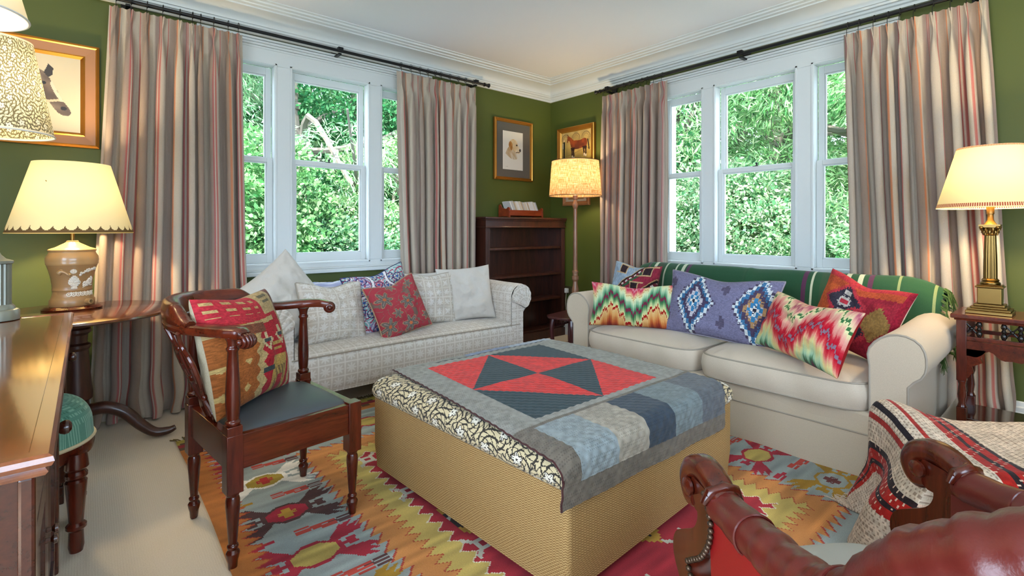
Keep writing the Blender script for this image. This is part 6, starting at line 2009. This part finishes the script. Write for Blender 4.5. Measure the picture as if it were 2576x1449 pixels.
# bay horse with a groom
def bay(X, Z):
    c = paint(X.shape, '#b08f4c')
    g_ = np.clip((Z + 0.17) / 0.34, 0, 1)
    tone(c, np.ones(X.shape, bool), '#a98a3e', '#a8905c', g_)
    c *= (0.85 + 0.3 * vnoise(X * 22, Z * 22, 3)[..., None])
    for ax in (-0.15, 0.0, 0.14):
        r = np.hypot(X - ax, Z - 0.075)
        put(c, (np.abs(r - 0.055) < 0.006) & (Z > 0.06), '#7f6a44')
        put(c, (np.abs(r - 0.036) < 0.004) & (Z > 0.06), '#8a744a')
    put(c, (np.abs(Z + 0.075 - 0.03 * np.sin(X * 9)) < 0.003), '#8a7240')
    body = smoothpoly([(-0.075, 0.02), (-0.03, 0.055), (0.05, 0.05), (0.12, 0.065), (0.155, 0.04), (0.15, -0.01), (0.11, -0.03), (0.02, -0.04), (-0.04, -0.035), (-0.07, -0.01)], 4)
    neck = smoothpoly([(-0.03, 0.055), (-0.065, 0.085), (-0.095, 0.105), (-0.115, 0.115), (-0.125, 0.08), (-0.128, 0.045), (-0.118, 0.04), (-0.108, 0.06), (-0.088, 0.05), (-0.07, 0.0)], 3)
    for pl in (body, neck):
        tone(c, inpoly(X, Z, pl), '#4a1d10', '#93451f', np.clip(vnoise(X * 30, Z * 30, 5) * 0.7 + Z * 3 + 0.15, 0, 1))
    for x0, x1, z1 in ((-0.058, -0.052, -0.13), (-0.035, -0.030, -0.145), (0.105, 0.118, -0.12), (0.135, 0.140, -0.13)):
        put(c, (np.abs(X - x0 - (x1 - x0) * (-Z) / 0.13) < 0.009 + 0.012 * np.clip((Z + 0.06) / 0.06, 0, 1)) & (Z < -0.02) & (Z > z1), '#2a1410')
        put(c, (np.abs(X - x1) < 0.009) & (Z < z1 + 0.028) & (Z > z1), '#cdbfa4')
    put(c, (np.abs(X - 0.163 - 0.02 * np.sin((0.05 - Z) * 12)) < 0.008) & (Z < 0.05) & (Z > -0.06), '#20120e')
    put(c, inpoly(X, Z, [(-0.122, 0.112), (-0.117, 0.135), (-0.109, 0.115)]), '#3a1a10')
    put(c, (np.abs(X + 0.172) < 0.014) & (Z < 0.055) & (Z > -0.025), '#23261c')
    put(c, (np.abs(X + 0.172) < 0.009) & (Z <= -0.025) & (Z > -0.12), '#1a1712')
    put(c, np.hypot(X + 0.172, Z - 0.068) < 0.011, '#c9a983')
    put(c, (np.abs(X + 0.187) < 0.005) & (Z < 0.04) & (Z > -0.02), '#d5ccb8')
    return c
picture('gilt-framed painting of a bay horse and groom above the floor lamp', (3.979, 3.60, 2.035), -PI / 2, 0.525, 0.41, 0.052,
        [(0, 0, 0, 0.03, 0), (0, 0.008, 0.03, 0.036, 2), (0.008, 0.040, 0.036, 0.022, 0), (0.040, 0.054, 0.022, 0.012, 2)], bay)
def small(X, Z):
    c = paint(X.shape, '#d5cbb6')
    in_ = (np.abs(X) < 0.11) & (np.abs(Z) < 0.075)
    put(c, in_, '#b5905c')
    put(c, in_ & (np.hypot((X - 0.02) / 1.4, Z + 0.01) < 0.05), '#7a3f20')
    return c
picture('small wood-framed print behind the floor lamp shade', (3.979, 3.60, 1.535), -PI / 2, 0.38, 0.28, 0.045,
        [(0, 0, 0, 0.02, 1), (0, 0.015, 0.02, 0.026, 1), (0.015, 0.045, 0.026, 0.012, 1)], small)
# ------------------------------------------------------------------ garden seen through the windows
g = G('leaf_green')
oi = g.n('ShaderNodeObjectInfo')
a = g.n('ShaderNodeAttribute', attribute_name='col')
d = g.n('ShaderNodeBsdfDiffuse'); t = g.n('ShaderNodeBsdfTranslucent')
g.link(a.outputs['Color'], d.inputs[0]); g.link(a.outputs['Color'], t.inputs[0])
mx = g.n('ShaderNodeMixShader'); mx.inputs[0].default_value = 0.4
g.nt.nodes.remove(g.b)
g.link(d.outputs[0], mx.inputs[1]); g.link(t.outputs[0], mx.inputs[2])
g.link(mx.outputs[0], g.nt.nodes['Material Output'].inputs[0])
M_leaf = g.m
M_bark = plain('pale_bark', '#6e665b', 0.9, bump=0.4, bscale=30, var=0.3)
M_lawn = plain('lawn', '#a8b0ac', 0.95, bump=0.4, bscale=30, var=0.3)
M_brick = plain('pink_brick', '#b58078', 0.85, bump=0.3, bscale=60, var=0.15)

def leaves(n, rad, ht, size, long, shades, seed, droop=0.3, lumps=26, base=0.0):
    """leaf blades gathered on lumpy boughs inside an upright ellipsoid; returns verts, quads, colours"""
    r = np.random.default_rng(seed)
    th = r.uniform(0, 2 * PI, lumps); ph = np.arccos(r.uniform(-0.8, 1, lumps))
    cen = np.stack([rad * 0.78 * np.sin(ph) * np.cos(th), rad * 0.78 * np.sin(ph) * np.sin(th), base + ht * (0.5 + 0.45 * np.cos(ph))], 1)
    br = r.uniform(0.28, 0.5, lumps) * rad
    k = r.integers(0, lumps, n)
    v = r.normal(size=(n, 3)); v /= np.linalg.norm(v, axis=1)[:, None]
    q = cen[k] + v * (br[k] * r.uniform(0.55, 1.05, n) ** 0.5)[:, None] * np.array([1.15, 1.15, 0.7])
    q[:, 2] = np.maximum(q[:, 2], 0.03)
    dirn = v + r.normal(scale=0.6, size=(n, 3)); dirn[:, 2] -= droop
    dirn /= np.linalg.norm(dirn, axis=1)[:, None]
    side = np.cross(dirn, r.normal(size=(n, 3))); side /= np.linalg.norm(side, axis=1)[:, None]
    s = size * r.uniform(0.6, 1.4, n)[:, None]
    a = q - side * s * 0.05; b = q + dirn * s * long * 0.5 + side * s * 0.5; c = q + dirn * s * long; d = q + dirn * s * long * 0.5 - side * s * 0.5
    V = np.stack([a, b, c, d], 1).reshape(-1, 3)
    F = np.arange(4 * n).reshape(n, 4)
    sh = np.array([S(c) for c in shades]) * np.array([0.78, 0.82, 0.75])
    cols = sh[(r.integers(0, len(sh), n) + k) % len(sh)] * r.uniform(0.82, 1.18, (n, 1)) * r.uniform(0.72, 1.1, lumps)[k][:, None]
    return V, F, cols

def plant(name, label, cat, loc, n, rad, ht, size, long, shades, seed, branches=4, trunk=0.1, group=None, droop=0.3, base=0.0, lumps=26):
    p = thing(name, label, cat, loc, 0, group)
    V, F, c = leaves(n, rad, ht, size, long, shades, seed, droop, lumps, base)
    raw('foliage', V, F, c, M_leaf, p, smooth=False)
    rnd = random.Random(seed)
    m = MB()
    m.tube(spline([(0, 0, 0), (0.1 * trunk, 0.05, ht * 0.3), (-0.1, 0.1, ht * 0.6), (0.05, 0, ht * 0.9)], 5), np.linspace(trunk, trunk * 0.3, 16), 8)
    m.build('trunk', M_bark, p)
    for k in range(branches):
        a = rnd.uniform(0, 2 * PI); z0 = ht * rnd.uniform(0.2, 0.75); R = rad * rnd.uniform(0.85, 1.12)
        pts = [(0, 0, z0), (R * 0.35 * math.cos(a), R * 0.35 * math.sin(a), z0 + 0.2 * ht * rnd.random()), (R * 0.7 * math.cos(a + 0.3), R * 0.7 * math.sin(a + 0.3), z0 + 0.12 * ht * rnd.random()), (R * math.cos(a + 0.1), R * math.sin(a + 0.1), z0 + 0.15 * ht)]
        m = MB()
        m.tube(spline(pts, 5), np.linspace(trunk * 0.45, trunk * 0.1, 16), 6)
        m.build('branch', M_bark, p)
    return p
GR = -0.45
lw = MB().box((-30, -30, GR - 0.2), (40, 40, GR)).build('lawn', M_lawn, smooth=0)
tag(lw, 'pale green lawn outside the windows', 'lawn', kind='stuff')
PALE = ['#b6dca0', '#cfeab8', '#a2d294', '#e2f3d0']
MID = ['#86c07e', '#a0cf92', '#72b274', '#b8dfa8']
DARK = ['#4f9a64', '#6cb078', '#3f8358', '#86c48e']
BLUE = ['#c0e3b8', '#a9d8ae', '#daf0d0', '#92c89c']
# beyond the left window
plant('conifer_tree', 'feathery pale conifer with bare grey boughs beyond the left window', 'tree', (3.1, 9.8, GR), 58500, 2.5, 7.0, 0.022, 5.5, BLUE, 1, 9, 0.16, droop=0.9, base=0.6, lumps=44)
plant('dark_tree', 'darker leafy tree right of the feathery conifer, left window', 'tree', (4.9, 11.2, GR), 49500, 2.4, 7.5, 0.05, 1.8, DARK, 2, 5, 0.2, lumps=34)
plant('bush', 'grey green bush low in the middle pane of the left window', 'bush', (3.05, 8.0, GR), 34000, 1.25, 1.75, 0.036, 1.61, ['#7fb58d', '#a4cfae', '#5f9a75', '#c5e2c6'], 3, 2, 0.05, lumps=30)
plant('bush', 'bright broad-leaved bush in the left pane of the left window', 'bush', (1.55, 8.1, GR), 29750, 1.35, 2.9, 0.050, 1.49, MID, 4, 2, 0.06, lumps=30)
plant('bush', 'pale round-leaved bush in the right pane of the left window', 'bush', (4.4, 8.3, GR), 29750, 1.25, 3.4, 0.050, 1.26, PALE, 5, 2, 0.06, lumps=30)
plant('ivy_bush', 'low ivy leaves along the foot of the grey green bush', 'ivy', (2.8, 6.9, GR), 2600, 1.7, 0.75, 0.13, 1.1, MID, 6, 0, 0.03, lumps=26)
plant('conifer_tree', 'pale drooping conifer at the far left of the left window', 'tree', (1.0, 11.4, GR), 42900, 2.3, 7.5, 0.022, 5.5, BLUE, 7, 5, 0.16, droop=0.9, lumps=40)
# beyond the right window
plant('cedar_tree', 'big bright feathery cedar in the middle pane of the right window', 'tree', (9.3, 3.6, GR), 66300, 2.6, 7.5, 0.022, 5.5, PALE, 11, 7, 0.2, droop=0.5, lumps=50)
plant('dark_tree', 'dark tree with bare pale twigs in the left pane of the right window', 'tree', (9.9, 6.0, GR), 45000, 2.3, 7.0, 0.05, 1.8, DARK, 12, 12, 0.14, lumps=30)
plant('bush', 'white-dappled shrub low in the middle pane of the right window', 'bush', (7.6, 3.5, GR), 38250, 1.4, 2.4, 0.038, 1.61, ['#9fca9f', '#cfe8c4', '#6fa97d', '#e3f0d4'], 13, 3, 0.05, lumps=34)
plant('bush', 'leafy green shrub low in the left pane of the right window', 'bush', (7.8, 4.9, GR), 34000, 1.2, 2.1, 0.042, 1.49, MID, 14, 2, 0.05, lumps=28)
plant('conifer_tree', 'bright spreading conifer in the right pane of the right window', 'tree', (8.8, 1.9, GR), 50700, 2.0, 7.0, 0.022, 5.5, MID + PALE, 15, 6, 0.16, droop=0.6, lumps=44)
plant('bush', 'twiggy shrub low in the right pane of the right window', 'bush', (7.1, 1.95, GR), 19125, 1.0, 1.5, 0.034, 2.07, BLUE, 16, 9, 0.05, lumps=22)
# dense planting behind everything
for i, (x, y) in enumerate([(-3.5, 14), (0.5, 14.5), (4, 15), (8, 13.5), (12, 10), (13, 6), (13.5, 2), (12.5, -2)]):
    plant('woodland_tree', 'tall green woodland tree closing the garden behind the nearer plants', 'tree', (x, y, GR), 12000, 3.0, 9.5, 0.12, 1.5, [MID, DARK, PALE][i % 3], 30 + i, 0, 0.2, group='woodland trees behind the garden', lumps=34)
# brick pier of the outside wall beside the right window
st = MB()
st.box((WB + 0.262, 2.675, 0.5), (WB + 0.37, 2.82, 2.7))
struct(st.build('trim_4', M_brick, smooth=0))
